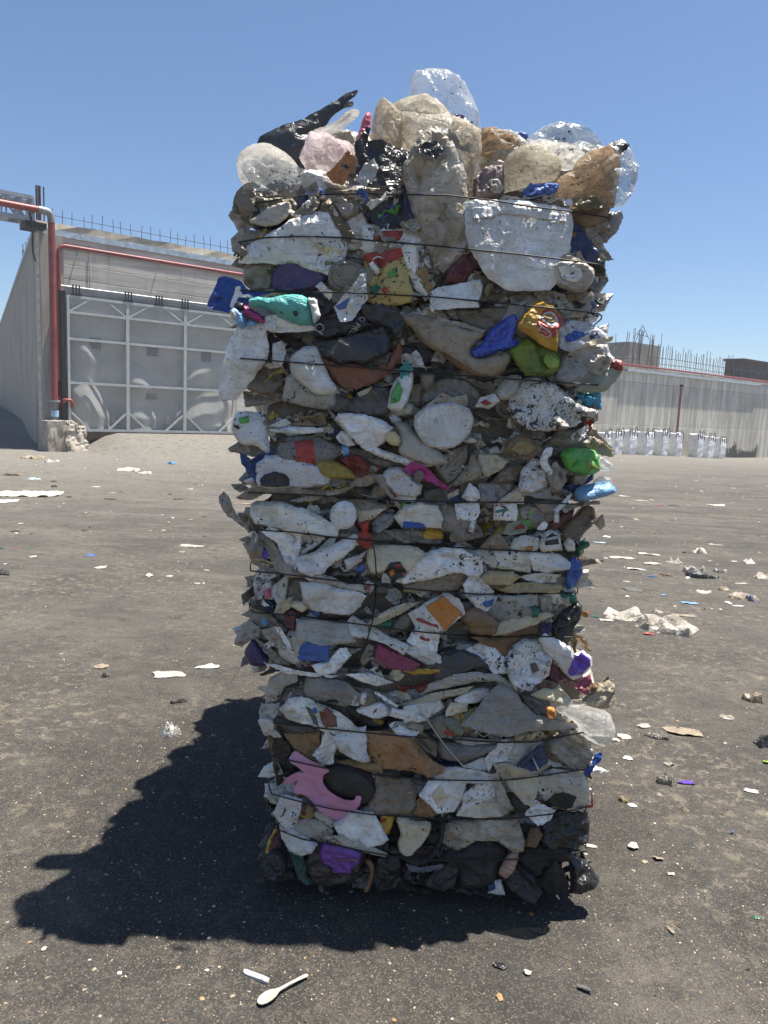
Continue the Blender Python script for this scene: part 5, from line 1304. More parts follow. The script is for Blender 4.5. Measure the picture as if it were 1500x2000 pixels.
for px, top in ((71, 362), (75, 362), (78, 363), (85, 365)):
    s_, zt = wall_sz(px, top, -.25); m = LMB(); m.tube([P(s_, -.25, ZT), P(s_, -.25, zt)], .020 if px > 72 else .03, 6); m.done('rebar', rust, bw)
for i in range(30):
    dd = 1.2+i*.42+rs.uniform(-.1, .1)
    if i % 4 == 3: continue
    m = LMB(); m.tube([P(.15+rs.uniform(-.06, .1), 0, ZT-.02)+V2*dd, P(.15+rs.uniform(-.1, .14), 0, ZT+rs.uniform(.5, 1.15))+V2*dd], .016, 5); m.done('rebar', rust, bw)

# gate: a part of the building, its panel, frame bars and grilles are sub-parts
gm_ = LMB(); gw = S_G1-S_G0; gh_ = GT-GB
GD = .36
LIT = [[(425, 1000), (520, 950), (560, 1000), (620, 1080), (665, 1185), (560, 1110), (470, 1040)],
       [(735, 1225), (835, 1150), (880, 1155), (945, 1210), (995, 1295), (880, 1290), (800, 1260)],
       [(1065, 1295), (1110, 1210), (1170, 1140), (1220, 1105), (1420, 1110), (1420, 1130), (1250, 1210), (1150, 1255)],
       [(415, 1150), (520, 1220), (600, 1290), (690, 1350), (695, 1430), (700, 1490), (620, 1470), (520, 1390), (415, 1280)],
       [(735, 1380), (900, 1420), (1030, 1410), (1035, 1490), (900, 1490), (735, 1470)],
       [(1070, 1405), (1200, 1370), (1330, 1300), (1430, 1240), (1430, 1390), (1300, 1470), (1150, 1495), (1075, 1490)],
       [(440, 1430), (520, 1500), (560, 1560), (480, 1560)], [(570, 1560), (700, 1525), (770, 1560)], [(790, 1545), (1060, 1540), (1060, 1585), (790, 1580)], [(1090, 1555), (1300, 1540), (1430, 1480), (1430, 1600), (1090, 1600)]]
litp = []
for pl_ in LIT: litp.append(np.array([wall_sz(x*.32, 340+y*.32, GD) for x, y in pl_]))
GRZ = SUN.dot(NW)/SUN.z; print('grazing', GRZ)
NX, NZ = 120, 110; gv = []; hh_ = np.zeros((NX+1, NZ+1))  # panel relief shaped so the raking sun lights only the LIT outlines
sx_ = np.linspace(S_G0, S_G1, NX+1); zz_ = np.linspace(GT, GB, NZ+1)
for i in range(NX+1):
    col_ = np.c_[np.full(NZ+1, sx_[i]), zz_]; L__ = np.zeros(NZ+1, bool)
    for p_ in litp: L__ |= inside(p_, col_)
    sl = np.where(L__, -.11, GRZ+.016); sl = np.convolve(np.pad(sl, 1, 'edge'), [.25, .5, .25], 'valid')
    hh_[i] = np.concatenate([[0], np.cumsum(sl[:-1])*(GT-GB)/NZ])
for _ in range(4): hh_[1:-1] = .25*hh_[:-2]+.5*hh_[1:-1]+.25*hh_[2:]
gv = [P(sx_[i], GD-hh_[i, j], zz_[j]) for i in range(NX+1) for j in range(NZ+1)]
gm_.add(gv, [(i*(NZ+1)+j, i*(NZ+1)+j+1, (i+1)*(NZ+1)+j+1, (i+1)*(NZ+1)+j) for i in range(NX) for j in range(NZ)], 0, True)
gate = gm_.done('sliding_gate', gate_p, bw)
def ghole(s_, z_):
    i = int(round((s_-S_G0)/gw*NX)); j = int(round((GT-z_)/(GT-GB)*NZ)); return hh_[max(0, min(NX, i)), max(0, min(NZ, j))]
def bar(s0, z0, s1, z1, wd=.07, d=.372, th=.035):
    a, c_ = P(s0, d, z0), P(s1, d, z1); t = (c_-a); L_ = t.length; t.normalize(); sd_ = t.cross(NW).normalized()
    m = LMB(); m.box(a-sd_*wd/2, t, sd_, -NW, L_, wd, th); return m.done('frame_bar', gate_f, gate)
def gs(px, py): return wall_sz(px, py, .38)
sA = S_G0+.04; sB = gs(250, 700)[0]; sC = gs(362, 700)[0]; sD = S_G1-.04
zr = [gs(134, 609)[1], gs(134, 661)[1], gs(134, 747)[1]]
for s_ in (sA, sB, sC, sD): bar(s_, GB, s_, GT, .10 if s_ in (sB, sC) else .07, .376)
for z_, d_ in zip([GT-.04, zr[0], zr[1], zr[2], GB+.04], (.3755, .375, .3745, .374, .3735)): bar(S_G0, z_, S_G1, z_, .075, d_)
for a, c_ in ((sA, sB), (sB, sC), (sC, sD)):
    w3 = (c_-a)*.36
    bar(a, zr[0], a+w3, GT-.06, .055, .370); bar(c_, zr[0], c_-w3, GT-.06, .055, .368)
    bar(a, GB+.62, a+w3*.95, GB+.05, .055, .370); bar(c_, GB+.62, c_-w3*.95, GB+.05, .055, .368)
b = NB('dark_grille'); v = b.coord((1, 1, 1)); sp = b.n('ShaderNodeSeparateXYZ'); b.l(v, sp.inputs[0])
fx = b.ramp(b.math('ABSOLUTE', b.math('SUBTRACT', b.math('FRACT', b.math('MULTIPLY', sp.outputs[0], 22)), .5)), .30, .36)
fz = b.ramp(b.math('ABSOLUTE', b.math('SUBTRACT', b.math('FRACT', b.math('MULTIPLY', sp.outputs[2], 22)), .5)), .30, .36)
grille = b.fin(b.bsdf(b.mix(b.math('MAXIMUM', fx, fz), (.06, .06, .06), (.30, .30, .29)), .6))
for px, py in ((189, 671), (301, 685), (407, 697), (300, 770)):
    s_, z_ = gs(px, py); m = LMB(); m.box(P(s_-.16, GD-ghole(s_, z_)+.035, z_-.16), U, V, EZ, .32, .06, .32); m.done('vent_grille', grille, gate)
m = LMB(); m.box(P(S_G0-.02, .43, GB-.22), U, V, EZ, gw+.04, .3, .22); m.done('bottom_strip', simple('brown_black_strip', (.06, .045, .035), .9), gate)  # brown-black strip along the foot of the gate
# track and hangers
zt0 = wall_sz(125, 553, .2)[1]; ztr = GT+.22
m = LMB(); m.tube([P(S_G0-.15, .36, ztr), P(S_G1+.9, .36, ztr)], .035, 8); m.done('gate_track', galv, bw)
for px in (148, 250, 310, 361):
    s_ = gs(px, 575)[0]
    m = LMB(); 
    for q in (-.09, .0, .09): m.box(P(s_+q, .40, ztr-.2), U, V, EZ, .03, .05, .28)
    m.box(P(s_-.14, .395, ztr-.22), U, V, EZ, .30, .03, .05); m.done('gate_hanger', dark_m, bw)
m = LMB(); m.box(P(S_G0-.16, .36, GB-.1), U, V, EZ, .13, .355, gh_+.2); m.done('gate_jamb', dark_m, bw)
m = LMB(); s_ = wall_sz(174, 500)[0]; m.tube([P(s_, .02, ZT-.35), P(s_, .03, ztr)], .012, 5); m.done('conduit', galv, bw)

# red pipes
def pipe_thing(name, pts, r, label, cat, bends=6, group=None):
    t = thing(name, pts[0], label, cat, group); return t
def rounded(pts, rad):
    out = [pts[0]]
    for a, c_, d in zip(pts, pts[1:], pts[2:]):
        e0 = (a-c_).normalized(); e1 = (d-c_).normalized()
        p0 = c_+e0*rad; p1 = c_+e1*rad
        for k in range(7):
            t = k/6; out.append(p0*(1-t)**2+c_*2*t*(1-t)+p1*t*t)
    out.append(pts[-1]); return out
sp1 = wall_sz(104, 640, .42)[0]; zt1 = wall_sz(103, 424, .42)[1]; zb1 = wall_sz(108, 822, .42)[1]
t1 = thing('fire_pipe', P(sp1, .42, zb1), 'thick red pipe rising up the building corner and turning left along the steel truss', 'pipe')
m = MB(); m.tube([P(sp1, .42, zb1+.55), P(sp1, .42, zt1-.15)], .093, 16); m.build('riser', red_m, t1)
m = MB(); m.tube(rounded([P(sp1, .42, zt1-.16), P(sp1, .42, zt1+.13), P(sp1-.34, .42, zt1+.13)], .2), .105, 14); m.build('elbow', simple('dull_zinc', (.24, .24, .24), .5, .4, .2), t1)
m = MB(); m.tube([P(sp1-.33, .42, zt1+.13), P(sp1-9, .42, zt1+.13)], .093, 16); m.build('overhead_run', red_m, t1)
m = MB(); m.tube([P(sp1, .42, zb1), P(sp1, .42, zb1+.56)], .085, 12); m.build('foot', simple('grey_painted_iron', (.18, .18, .18), .5), t1)
m = MB(); m.tube([P(sp1, .42, zb1+.12), P(sp1, .42, zb1+.30)], .11, 14); m.build('blue_band', simple('blue_white_band', (.30, .45, .62), .5), t1)
m = MB(); m.tube([P(sp1, .42, zb1+.55), P(sp1, .42, zb1+.60)], .16, 14); m.build('flange', galv, t1)
sp2 = wall_sz(117, 640, .16)[0]; zt2 = wall_sz(118, 479, .16)[1]
t2 = thing('fire_pipe', P(sp2, .16, zb1-.1), 'thinner red pipe climbing beside the gate and running along above it', 'pipe')
m = MB(); m.tube(rounded([P(sp2, .16, zb1-.25), P(sp2, .16, zt2), P(S_END-.3, .16, zt2-.02)], .22), .055, 12); m.build('pipe_run', red_m, t2)
for s_ in (sp2+.55, sp2+3.0, sp2+5.6):
    m = MB(); m.tube([P(s_, .16, zt2-.04), P(s_-.02, .02, zt2-.2)], .02, 6); m.build('pipe_bracket', galv, t2)
m = MB(); m.tube(rounded([P(sp2+.02, .26, zb1+.45), P(sp2+.02, .40, zb1+.62), P(sp2+.22, .44, zb1+.62), P(sp2+.26, .40, zb1+.42)], .06), .05, 10); m.build('hydrant_valve', red_m, t2)
m = MB(); m.tube([P(sp2-.09, .24, zb1+.72), P(sp2-.09, .24, zb1+1.15)], .045, 8); m.tube([P(sp2-.2, .26, zb1+.36), P(sp2+.12, .26, zb1+.36)], .03, 8); m.build('valve_stem', dark_m, t2)

# concrete plinth under the pipes, its right half broken
def rough_box(mb, o, sx, sy, sz, n, amp, seed_, taper=0.0, cut=0.0):
    for fi in range(6):
        pts = []; N = n+1
        for j in range(N):
            for i in range(N):
                a, c_ = i/n, j/n
                q = {0: (a, 0, c_), 1: (a, 1, c_), 2: (0, a, c_), 3: (1, a, c_), 4: (a, c_, 0), 5: (a, c_, 1)}[fi]
                p = Vector(q); nz = noise.noise(Vector((p.x*3+seed_, p.y*3, p.z*3)))*amp+noise.noise(Vector((p.x*9+seed_, p.y*9, p.z*9)))*amp*.5
                x = (p.x-.5)*(1+taper*(1-p.z))+.5; y = p.y - (taper*.6*(1-p.z) if p.y < .5 else 0)
                z = p.z*(1-cut*max(0, p.x-.35))
                dd = Vector((p.x-.5, p.y-.5, (p.z-.5)))*nz
                pts.append(o+U*(x*sx+dd.x)+V*(y*sy+dd.y)+EZ*(z*sz+dd.z))
        fs = [(j*N+i, j*N+i+1, (j+1)*N+i+1, (j+1)*N+i) for j in range(n) for i in range(n)]
        mb.add(pts, fs, 0, False)
pl = thing('concrete_plinth', P(.3, .6, 0), 'broken concrete plinth carrying the red pipes at the building corner', 'plinth')
hb = zb1+.02
m = MB(); rough_box(m, P(-.16, 1.15, -.1), .50, 1.1, hb+.1, 10, .05, 3); m.build('block', conc_raw, pl)
m = MB(); rough_box(m, P(.36, 1.12, -.1), .50, 1.05, hb+.09, 14, .20, 8, .30, .30); m.build('broken_block', conc_raw, pl)

# steel truss leaving to the left, with a cable hanging off its end
tr = thing('steel_truss', P(-.25, .1, ZT), 'grey lattice steel truss reaching in from the left to the building top', 'truss')
zA = wall_sz(70, 392, .1)[1]; zB = wall_sz(65, 436, .1)[1]
m = MB()
for d_ in (-.25, .35):
    m.box(P(-9, d_+.05, zA-.05), U, V, EZ, 8.75, .1, .1); m.box(P(-9, d_+.05, zB), U, V, EZ, 8.75, .1, .1)
m.build('chord', galv, tr)
for i in range(9):
    for d_ in (-.25, .35):
        s_ = -.45-i*.95; m = MB(); m.tube([P(s_, d_, zB+.08), P(s_-.48, d_, zA), P(s_-.95, d_, zB+.08)], .03, 6); m.tube([P(s_-.48, d_+.005, zA), P(s_-.48, d_+.005, zB+.08)], .022, 6); m.build('lattice_bar', galv, tr)
for s_ in (-.3, -.62):
    m = MB(); m.box(P(s_, .36, zB+.02), U, V, EZ, .1, .65, zA-zB); m.build('end_frame', galv, tr)
m = MB(); m.box(P(-.45, .4, zB-.16), U, V, EZ, .55, .75, .15); m.build('bearing_plate', dark_m, tr)
cb = MB(); cp = [onplane(x, y, P(0, .45, 0), NW) for x, y in ((57, 414), (61, 428), (64, 445), (64, 470), (64, 490), (67, 503), (70, 510))]
cb.tube(cp, .028, 6); o = cb.build('hanging_cable', simple('black_cable', (.02, .02, .02), .6)); tag(o, 'black cable hanging down from the end of the steel truss', 'cable')

# right-hand yard wall
W0 = B0-U*14
rw = thing('concrete_wall', B0, 'long pale concrete yard wall with scorched base on the right behind the bulk bags', 'wall')
RL = Matrix((U, V, EZ)).transposed().to_4x4(); RLT = RL.copy(); RLT.translation = B0; RLi = RLT.inverted()
def Q(s, d, z): return B0+U*s-V*d+EZ*z
class RMB(MB):
    def done(s, name, mats, parent, label=None):
        s.v = [tuple(RLi @ Vector(p)) for p in s.v]
        o = MB.build(s, name, mats, None, label); o.parent = parent
        o.matrix_local = RL if parent.parent is None else Matrix.Identity(4); return o
def rsz(px, py, off=0.0):
    q = onplane(px, py, B0+NW*off, NW); return (q-B0).dot(U), q.z
ZR = (rsz(1230, 719)[1]+rsz(1480, 752)[1])/2
print('right wall', ZR, rsz(1230, 719), rsz(1480, 752), rsz(1500, 897))
m = RMB(); m.box(Q(-14, 0, -1.2), U, V, EZ, 65, .4, ZR+1.2); m.done('wall_face', conc_right, rw)
m = RMB(); m.box(Q(-14, .13, ZR), U, V, EZ, 65, .6, .12); m.done('coping', conc_raw, rw)
s0_, s1_ = rsz(1222, 716)[0], rsz(1482, 752)[0]
m = RMB(); m.box(Q(s0_, .15, ZR-.10), U, V, EZ, s1_-s0_, .147, .10); m.done('blue_trim', steel_b, rw)
m = RMB(); m.box(Q(s1_-.002, .06, ZR-.22), U, V, EZ, 8, .057, .10); m.done('blue_trim', steel_b, rw)
s_a = rsz(1292, 700)[0]; s_b = rsz(1440, 730)[0]
for i in range(44):
    s_ = s_a+(s_b-s_a)*i/43+rs.uniform(-.05, .05)
    m = RMB(); m.tube([Q(s_, -.25, ZR+.05), Q(s_+rs.uniform(-.1, .1), -.25, ZR+1.25+rs.uniform(-.2, .25))], .013, 5); m.done('rebar', rust, rw)
for zz in (.75, .45): 
    m = RMB(); m.tube([Q(s_a-1, -.28, ZR+zz), Q(s_a+2.5, -.28, ZR+zz+.03), Q(s_b, -.28, ZR+zz-.05)], .013, 5); m.done('rebar', rust, rw)
for i in range(30):
    s_ = s_b+.3+i*.33; m = RMB(); m.tube([Q(s_, -.3, ZR+.05), Q(s_, -.3, ZR+rs.uniform(.9, 1.25))], .014, 5); m.done('rebar', rust, rw)
rp = thing('wall_pipe', Q(s0_-1, .0, ZR+.2), 'red pipe lying along the top of the right-hand wall', 'pipe')
m = MB(); m.tube([Q(s0_-3, .0, ZR+.22), Q(14, .0, ZR+.20), Q(40, .0, ZR+.2)], .05, 10); m.build('pipe_run', red_m, rp)
s_, zt_ = rsz(1331, 755, .3); zb_ = rsz(1320, 850, .3)[1]
st_ = thing('standpipe', Q(s_, .3, zb_), 'dark red standpipe in front of the right-hand wall, rising between the bulk bags', 'pipe')
m = MB(); m.tube([Q(s_, .3, -.2), Q(s_, .3, zt_)], .055, 10); m.build('pipe', red_m, st_)
m = MB(); m.tube([Q(s_, .3, zt_-.02), Q(s_, .3, zt_+.1)], .09, 10); m.build('cap', dark_m, st_)

# unfinished concrete block with starter bars, behind the right wall
K0 = onplane(1228, 700, Vector((0, B0.y+9, 0)), Vector((0, 1, 0))); zk = onplane(1228, 667, K0, Vector((0, 1, 0))).z
kb = thing('unfinished_core', Vector((K0.x, K0.y, 0)), 'unfinished concrete core with wild starter bars behind the right-hand wall', 'building')
m = MB(); m.box(Vector((K0.x, K0.y, -.5)), U, V, EZ, 3.1, 5, zk+.5); m.build('walls', concrete('unfinished_concrete', (.34, .31, .27), joint=[('z', 1.3, .03, 0)]), kb)
for i in range(34):
    f_ = rs.random(); side = i % 3 == 0
    p = Vector((K0.x, K0.y, 0))+(V*(f_*4.5)-U*.12 if side else U*(f_*3.3)-V*(.15 if i % 2 else -.3))
    z_0 = zk-2.5 if (i % 2 and not side) else zk-.2
    m = MB(); m.tube([p+EZ*z_0, p+EZ*(zk+rs.uniform(.25, .8))+U*rs.uniform(-.12, .12)], .017, 5); m.build('rebar', rust, kb)
m = MB(); q0 = Vector((K0.x, K0.y, zk))
for a, c_ in (((.5, 0), (1.1, 1.05)), ((1.1, 1.05), (1.9, .3)), ((.6, .5), (1.7, .45)), ((.3, .2), (.9, .8))):
    m.tube([q0+U*a[0]+EZ*a[1], q0+U*c_[0]+EZ*c_[1]], .02, 5)
m.build('bent_mesh', rust, kb)
# dark skip and frame on the far right
sk0 = onplane(1432, 735, Vector((0, B0.y+11, 0)), Vector((0, 1, 0)))
skt = thing('scrap_skip', Vector((sk0.x, sk0.y, sk0.z-1)), 'dark rusty skip and frame standing behind the wall at the far right', 'skip')
m = MB(); m.box(sk0+U*3.0+V*1-EZ*.6, U, V, EZ, 4.0, 1.2, 1.8); m.box(sk0+U*2.9+V*.9+EZ*1.203, U, V, EZ, 4.2, 1.4, .14); m.build('box', simple('rusty_dark_steel', (.05, .035, .03), .8, .2, .2, .5), skt)
m = MB()
for a in range(5): m.box(sk0+U*(a*.9)-EZ*.8, U, V, EZ, .12, .12, 1.25)
m.box(sk0-EZ*.1, U, V, EZ, 5.2, .14, .14); m.box(sk0+EZ*.42, U, V, EZ, 5.2, .14, .12); m.box(sk0-EZ*.55, U, V, EZ, 5.2, .14, .3); m.build('frame', dark_m, skt)

# white bulk bags against the wall
bagm = NB('woven_white_bag'); v = bagm.coord(); n1 = bagm.noise(v, 5, 4, .6, .6)
bag_m = bagm.fin(bagm.bsdf(bagm.mix(bagm.ramp(n1, .3, .7), (.62, .62, .61), (.82, .82, .82)), .65, .3, 0, bagm.bump(n1, .8, .08)))
BAGS = [(1199, 850, 893, 28, 'leftmost bulk bag seen beside the bale stack, half hidden by it'), (1226, 847, 893, 27, 'white bulk bag third from the standpipe on its left side'),
        (1257, 849, 893, 31, 'wide white bulk bag with a dark bundle showing at its top'), (1289, 845, 893, 27, 'white bulk bag just left of the standpipe'),
        (1316, 848, 893, 26, 'white bulk bag right under the standpipe'), (1359, 850, 895, 24, 'white bulk bag first in the separate row of three'),
        (1379, 853, 895, 27, 'white bulk bag in the middle of the separate row of three'), (1402, 856, 895, 25, 'rightmost white bulk bag, beside the scorched wall'),
        (1178, 850, 892, 24, 'white bulk bag almost hidden behind the bale stack')]
def bulk_bag(px, ty, by, wpx, lab, i):
    s_, _ = rsz(px, 870, .75); dpt = Q(s_, .75, 0); wd = wpx/1440*dpt.y*.98; ht = (by-ty)/1440*dpt.y
    base = Vector((dpt.x, dpt.y, gh(dpt.x, dpt.y)))
    t = thing('bulk_bag', base, lab, 'bulk bag', 'white bulk bags along the right-hand wall')
    N, K = 36, 14; vs = []; r3 = random.Random(i)
    for j in range(K+1):
        f = j/K; bul = 1+(.04+.10*((i*37)%10)/10)*math.sin(math.pi*min(1, f*1.05))-.03*f
        for k in range(N):
            a = 2*math.pi*k/N; ca, sa = math.cos(a), math.sin(a); e = .24
            x = math.copysign(abs(ca)**e, ca)*wd*.44*bul; y = math.copysign(abs(sa)**e, sa)*wd*.42*bul
            q = .035*noise.noise(Vector((x*4+i*7, y*4, f*4)))+.018*noise.noise(Vector((x*11+i*7, y*11, f*9)))
            nn = Vector((x, y, 0)).normalized()
            z = f*ht*(1+ (.05*noise.noise(Vector((x*5, y*5, i))) if j == K else 0))
            vs.append(base+U*(x+nn.x*q)+V*(y+nn.y*q)+EZ*z)
    vs.append(base+EZ*ht*.93); vs.append(base+EZ*.0)
    fs = [(j*N+k, j*N+(k+1) % N, (j+1)*N+(k+1) % N, (j+1)*N+k) for j in range(K) for k in range(N)]
    fs += [(K*N+k, K*N+(k+1) % N, len(vs)-2) for k in range(N)]
    m = MB(); m.add(vs, fs, 0, True); m.build('bag_body', bag_m, t)
    for sx in (-1, 1):
        for sy in (-1,):
            c_ = base+U*(sx*wd*.43)+V*(sy*wd*.41)
            m = MB(); hh = r3.uniform(.1, .22)
            pts = [c_+U*(-sx*.0)+EZ*(ht*.74)-V*.03*(1 if sy < 0 else -1), c_+EZ*(ht*1.0)+U*(.03*sx)-V*.02*(1 if sy < 0 else -1), c_+EZ*(ht+hh)-U*(sx*.08), c_-U*(sx*.18)+EZ*(ht+hh*.6), c_-U*(sx*.2)+EZ*(ht*.98), c_-U*(sx*.2)+EZ*(ht*.8)-V*.03*(1 if sy < 0 else -1)]
            m.tube(pts, .018, 5); m.build('lifting_loop', dark_m, t)
for i, a in enumerate(BAGS): bulk_bag(*a, i)

hz = NB('thin_haze'); pv_ = hz.n('ShaderNodeVolumePrincipled'); pv_.inputs['Color'].default_value = (.93, .95, 1, 1); pv_.inputs['Density'].default_value = .0016; pv_.inputs['Anisotropy'].default_value = .35
hz.l(pv_.outputs[0], hz.out.inputs['Volume'])
m = MB(); m.box((-420, -70, -3), EX, EY, EZ, 840, 890, 14); ho = m.build('haze', hz.m); ho['kind'] = 'stuff'
# ------------------------------------------------------------------ litter on the yard
def ground_piece(px, py, wpx, asp, rot, h, mc, mode, seed_, poly=None):
    p = gp(px, py); p.z = gh(p.x, p.y); p = gp(px, py, p.z); dep = (p-CAM).dot(fwd)
    w_ = wpx/F*dep; r = np.random.default_rng(seed_)
    pts = blob(r, 0, 0, w_, w_*asp, R_(rot)) if poly is None else [(x*w_/2, y*w_/2) for x, y in poly]
    pc = Piece(pts, .006 if mode == 's' else .002, h, mode, seed_, crum=1.6 if mode == 'p' else .45+h*8, tilt=(r.uniform(-.05, .05), r.uniform(-.05, .05)), back=.05)
    if mode == 's': pc.h = np.maximum(pc.h*(.5+h*14), .004)
    mb = MB(); pc.mesh(mb, (Vector((0, 0, 0)), EX, EY, EZ))
    return mb, p
def litter(name, cat, label, px, py, wpx, asp, rot, h, mc, mode='s', group=None, extra=None):
    global LS
    LS += 1
    h *= 1.2 if mode == 'p' else .9
    mb, p = ground_piece(px, py, wpx, asp, rot, h, mc, mode, 3000+LS)
    o = mb.build(name, mat(mc)); o.location = p; tag(o, label, cat, group); ORG[o.name] = p
    sharpen(o, 25)
    return o
LS = 0
# the plastic spoon and the broken handle in the foreground
def spoon():
    p = gp(552, 1938); p.z = .012; q = gp(597, 1912); d = (q-p); d.z = 0; L_ = .16; d.normalize(); s = Vector((-d.y, d.x, 0))
    prof = [(-.078, .004), (-.074, .011), (-.062, .0165), (-.045, .0175), (-.03, .0145), (-.018, .008), (-.006, .0045), (.02, .0042), (.055, .0055), (.078, .0062), (.084, .004)]
    vs = []; C_ = 8
    for x, w_ in prof:
        bowl = max(0, 1-abs(x+.048)/.034)
        for k in range(C_+1):
            t = -1+2*k/C_; z = .0065 + .006*bowl*(t*t-1)*.9 + (.006*math.sin((x+.08)/.165*math.pi)) + (.0016*(1-t*t) if bowl == 0 else 0)
            vs.append(d*x+s*(t*w_)+EZ*z)
    n = len(prof); N = C_+1
    top = list(vs); bot = [v-EZ*.0018 for v in vs]
    fs = [(i*N+k, (i+1)*N+k, (i+1)*N+k+1, i*N+k+1) for i in range(n-1) for k in range(C_)]
    M_ = n*N; fb = [tuple(j+M_ for j in f[::-1]) for f in fs]
    rim = [i*N for i in range(n)]+[(n-1)*N+k for k in range(1, N)]+[i*N+C_ for i in range(n-2, -1, -1)]+[k for k in range(C_-1, 0, -1)]
    fr_ = [(rim[i], rim[(i+1) % len(rim)], rim[(i+1) % len(rim)]+M_, rim[i]+M_) for i in range(len(rim))]
    mb = MB(); mb.add(top+bot, fs+fb+fr_, 0, True)
    o = mb.build('plastic_spoon', plastic('ivory_spoon_plastic', (.50, .47, .40), .35, .15, .15, bump=.05, veins=0)); p.z = .004; o.location = p; tag(o, 'ivory white plastic spoon lying in the foreground', 'spoon'); sharpen(o, 60)
spoon()
def handle():
    p = gp(500, 1909); q = gp(520, 1918); d = (q-p); d.z = 0; d.normalize(); s = Vector((-d.y, d.x, 0))
    prof = [(-.042, .003), (-.036, .008), (-.02, .0085), (.02, .0082), (.038, .0078), (.042, .0055)]
    vs = [d*x+s*(t*w_)+EZ*(.011*(1-.35*t*t)+.002*math.sin(x*60)) for x, w_ in prof for t in (-1, -.5, 0, .5, 1)]
    bs = [Vector((v.x, v.y, .0)) for v in vs]; n = len(prof); N = 5; M_ = n*N
    fs = [(i*N+k, (i+1)*N+k, (i+1)*N+k+1, i*N+k+1) for i in range(n-1) for k in range(4)]
    rim = [i*N for i in range(n)]+[(n-1)*N+k for k in range(1, N)]+[i*N+4 for i in range(n-2, -1, -1)]+[3, 2, 1]
    mb = MB(); mb.add(vs+bs, fs+[(rim[i], rim[(i+1) % len(rim)], rim[(i+1) % len(rim)]+M_, rim[i]+M_) for i in range(len(rim))], 0, False)
    o = mb.build('broken_handle', mat('LW')); o.location = p; ORG[o.name] = p; tag(o, 'short broken white plastic handle above the spoon', 'handle')
    mb = MB(); c_ = d*.032; mb.tube([c_+EZ*.0108, c_+EZ*.0122], .0025, 10); h_ = mb.build('hole', mat('KD')); h_.parent = o
handle()
L_ = litter
L_('dead_leaf', 'leaf', 'yellow brown dead leaf in the right foreground', 976, 1950, 24, .5, 100, .010, 'TB2')
L_('black_scrap', 'scrap', 'crinkled black plastic scrap left of the yellow leaf', 975, 1888, 36, .55, -20, .018, 'K')
L_('dry_husk', 'husk', 'pointed dry husk on the ground at the right, beside a thin stick', 1309, 1819, 22, .35, 110, .008, 'T')
L_('thin_stick', 'stick', 'thin orange brown stick next to the dry husk', 1325, 1809, 18, .12, 125, .005, 'TB2')
L_('bottle_cap', 'bottle cap', 'small green bottle cap at the right edge of the yard', 1478, 1793, 13, .9, 0, .010, 'dgreen', 'p')
L_('crumpled_cup', 'cup', 'dirty grey crumpled cup at the edge of the stack shadow', 331, 1433, 46, .8, 35, .075, 'W', 'p')
L_('shoe_sole', 'shoe', 'black curled shoe sole above the stack shadow', 345, 1371, 40, .5, 25, .030, 'KD', 'p')
L_('torn_paper', 'paper', 'torn white paper sheet lying flat left of the stack', 332, 1318, 74, .55, 15, .010, 'L')
L_('paper_sheet', 'paper', 'white folded paper piece nearer the stack', 406, 1303, 52, .5, 20, .022, 'W')
L_('dry_leaf', 'leaf', 'tan flattened scrap with a dark twig on the left', 196, 1303, 26, 1.1, 80, .008, 'T')
L_('dark_lump', 'scrap', 'small dark lump below the tan flattened scrap', 205, 1322, 18, .8, 30, .025, 'KD', 'p')
L_('lid', 'lid', 'flat blue lid alone on the left of the yard', 178, 1085, 24, .9, 0, .010, 'blue', 'p')
L_('shredded_film', 'film', 'long tan shredded film strip left of the stack', 372, 1067, 52, .5, 0, .012, 'L')
L_('plastic_bag', 'bag', 'large flattened whitish bag on the far left', 62, 966, 130, .9, 10, .06, 'L')
L_('white_sheet', 'sheet', 'bright white sheet scrap cut by the left edge', 14, 979, 60, .8, 20, .035, 'W')
L_('black_scrap', 'scrap', 'black flat scrap right of the whitish bag on the left', 134, 971, 16, .7, 0, .02, 'K')
L_('white_strip', 'scrap', 'white strip lying beyond the whitish bag', 187, 951, 24, .5, 0, .012, 'W')
L_('dark_strip', 'scrap', 'thin dark strip left of the stack in the middle distance', 215, 975, 26, .6, 0, .02, 'KD')
L_('dark_strip', 'scrap', 'dark strip close to the left side of the stack', 348, 975, 20, .5, 10, .02, 'KD')
L_('white_scrap', 'scrap', 'white crumpled scrap left of the stack, farther off', 371, 956, 12, .8, 0, .03, 'L', 'p')
L_('dark_scrap', 'scrap', 'grey folded scrap near the stack in the distance', 390, 949, 14, .8, 0, .05, 'G2', 'p')
L_('torn_paper', 'paper', 'small white paper beside the left edge of the stack shadow', 386, 1140, 16, .5, 10, .010, 'L')
L_('plastic_bag', 'bag', 'white bag fragment far off by the gate ramp', 255, 919, 46, 1.2, 5, .06, 'L', 'p')
L_('food_wrapper', 'wrapper', 'blue and white wrapper far off on the gate side', 333, 906, 22, 1.0, -10, .07, 'lblue', 'p')
L_('food_wrapper', 'wrapper', 'tan torn wrapper near the plinth on the far left', 60, 895, 44, 1.4, 0, .07, 'T', 'p')
L_('white_scrap', 'scrap', 'white scrap heap right of the tan torn wrapper', 100, 902, 26, 1.4, 0, .06, 'L', 'p')
L_('food_wrapper', 'wrapper', 'teal and white wrapper far off on the left', 65, 936, 26, .8, 0, .03, 'ltealf', 'p')
L_('dark_scrap', 'scrap', 'small dark scrap before the gate ramp', 105, 951, 16, .8, 0, .04, 'KD', 'p')
L_('cardboard_piece', 'cardboard', 'flat tan cardboard sticking out from behind the left of the stack', 476, 984, 40, .5, 0, .012, 'T')
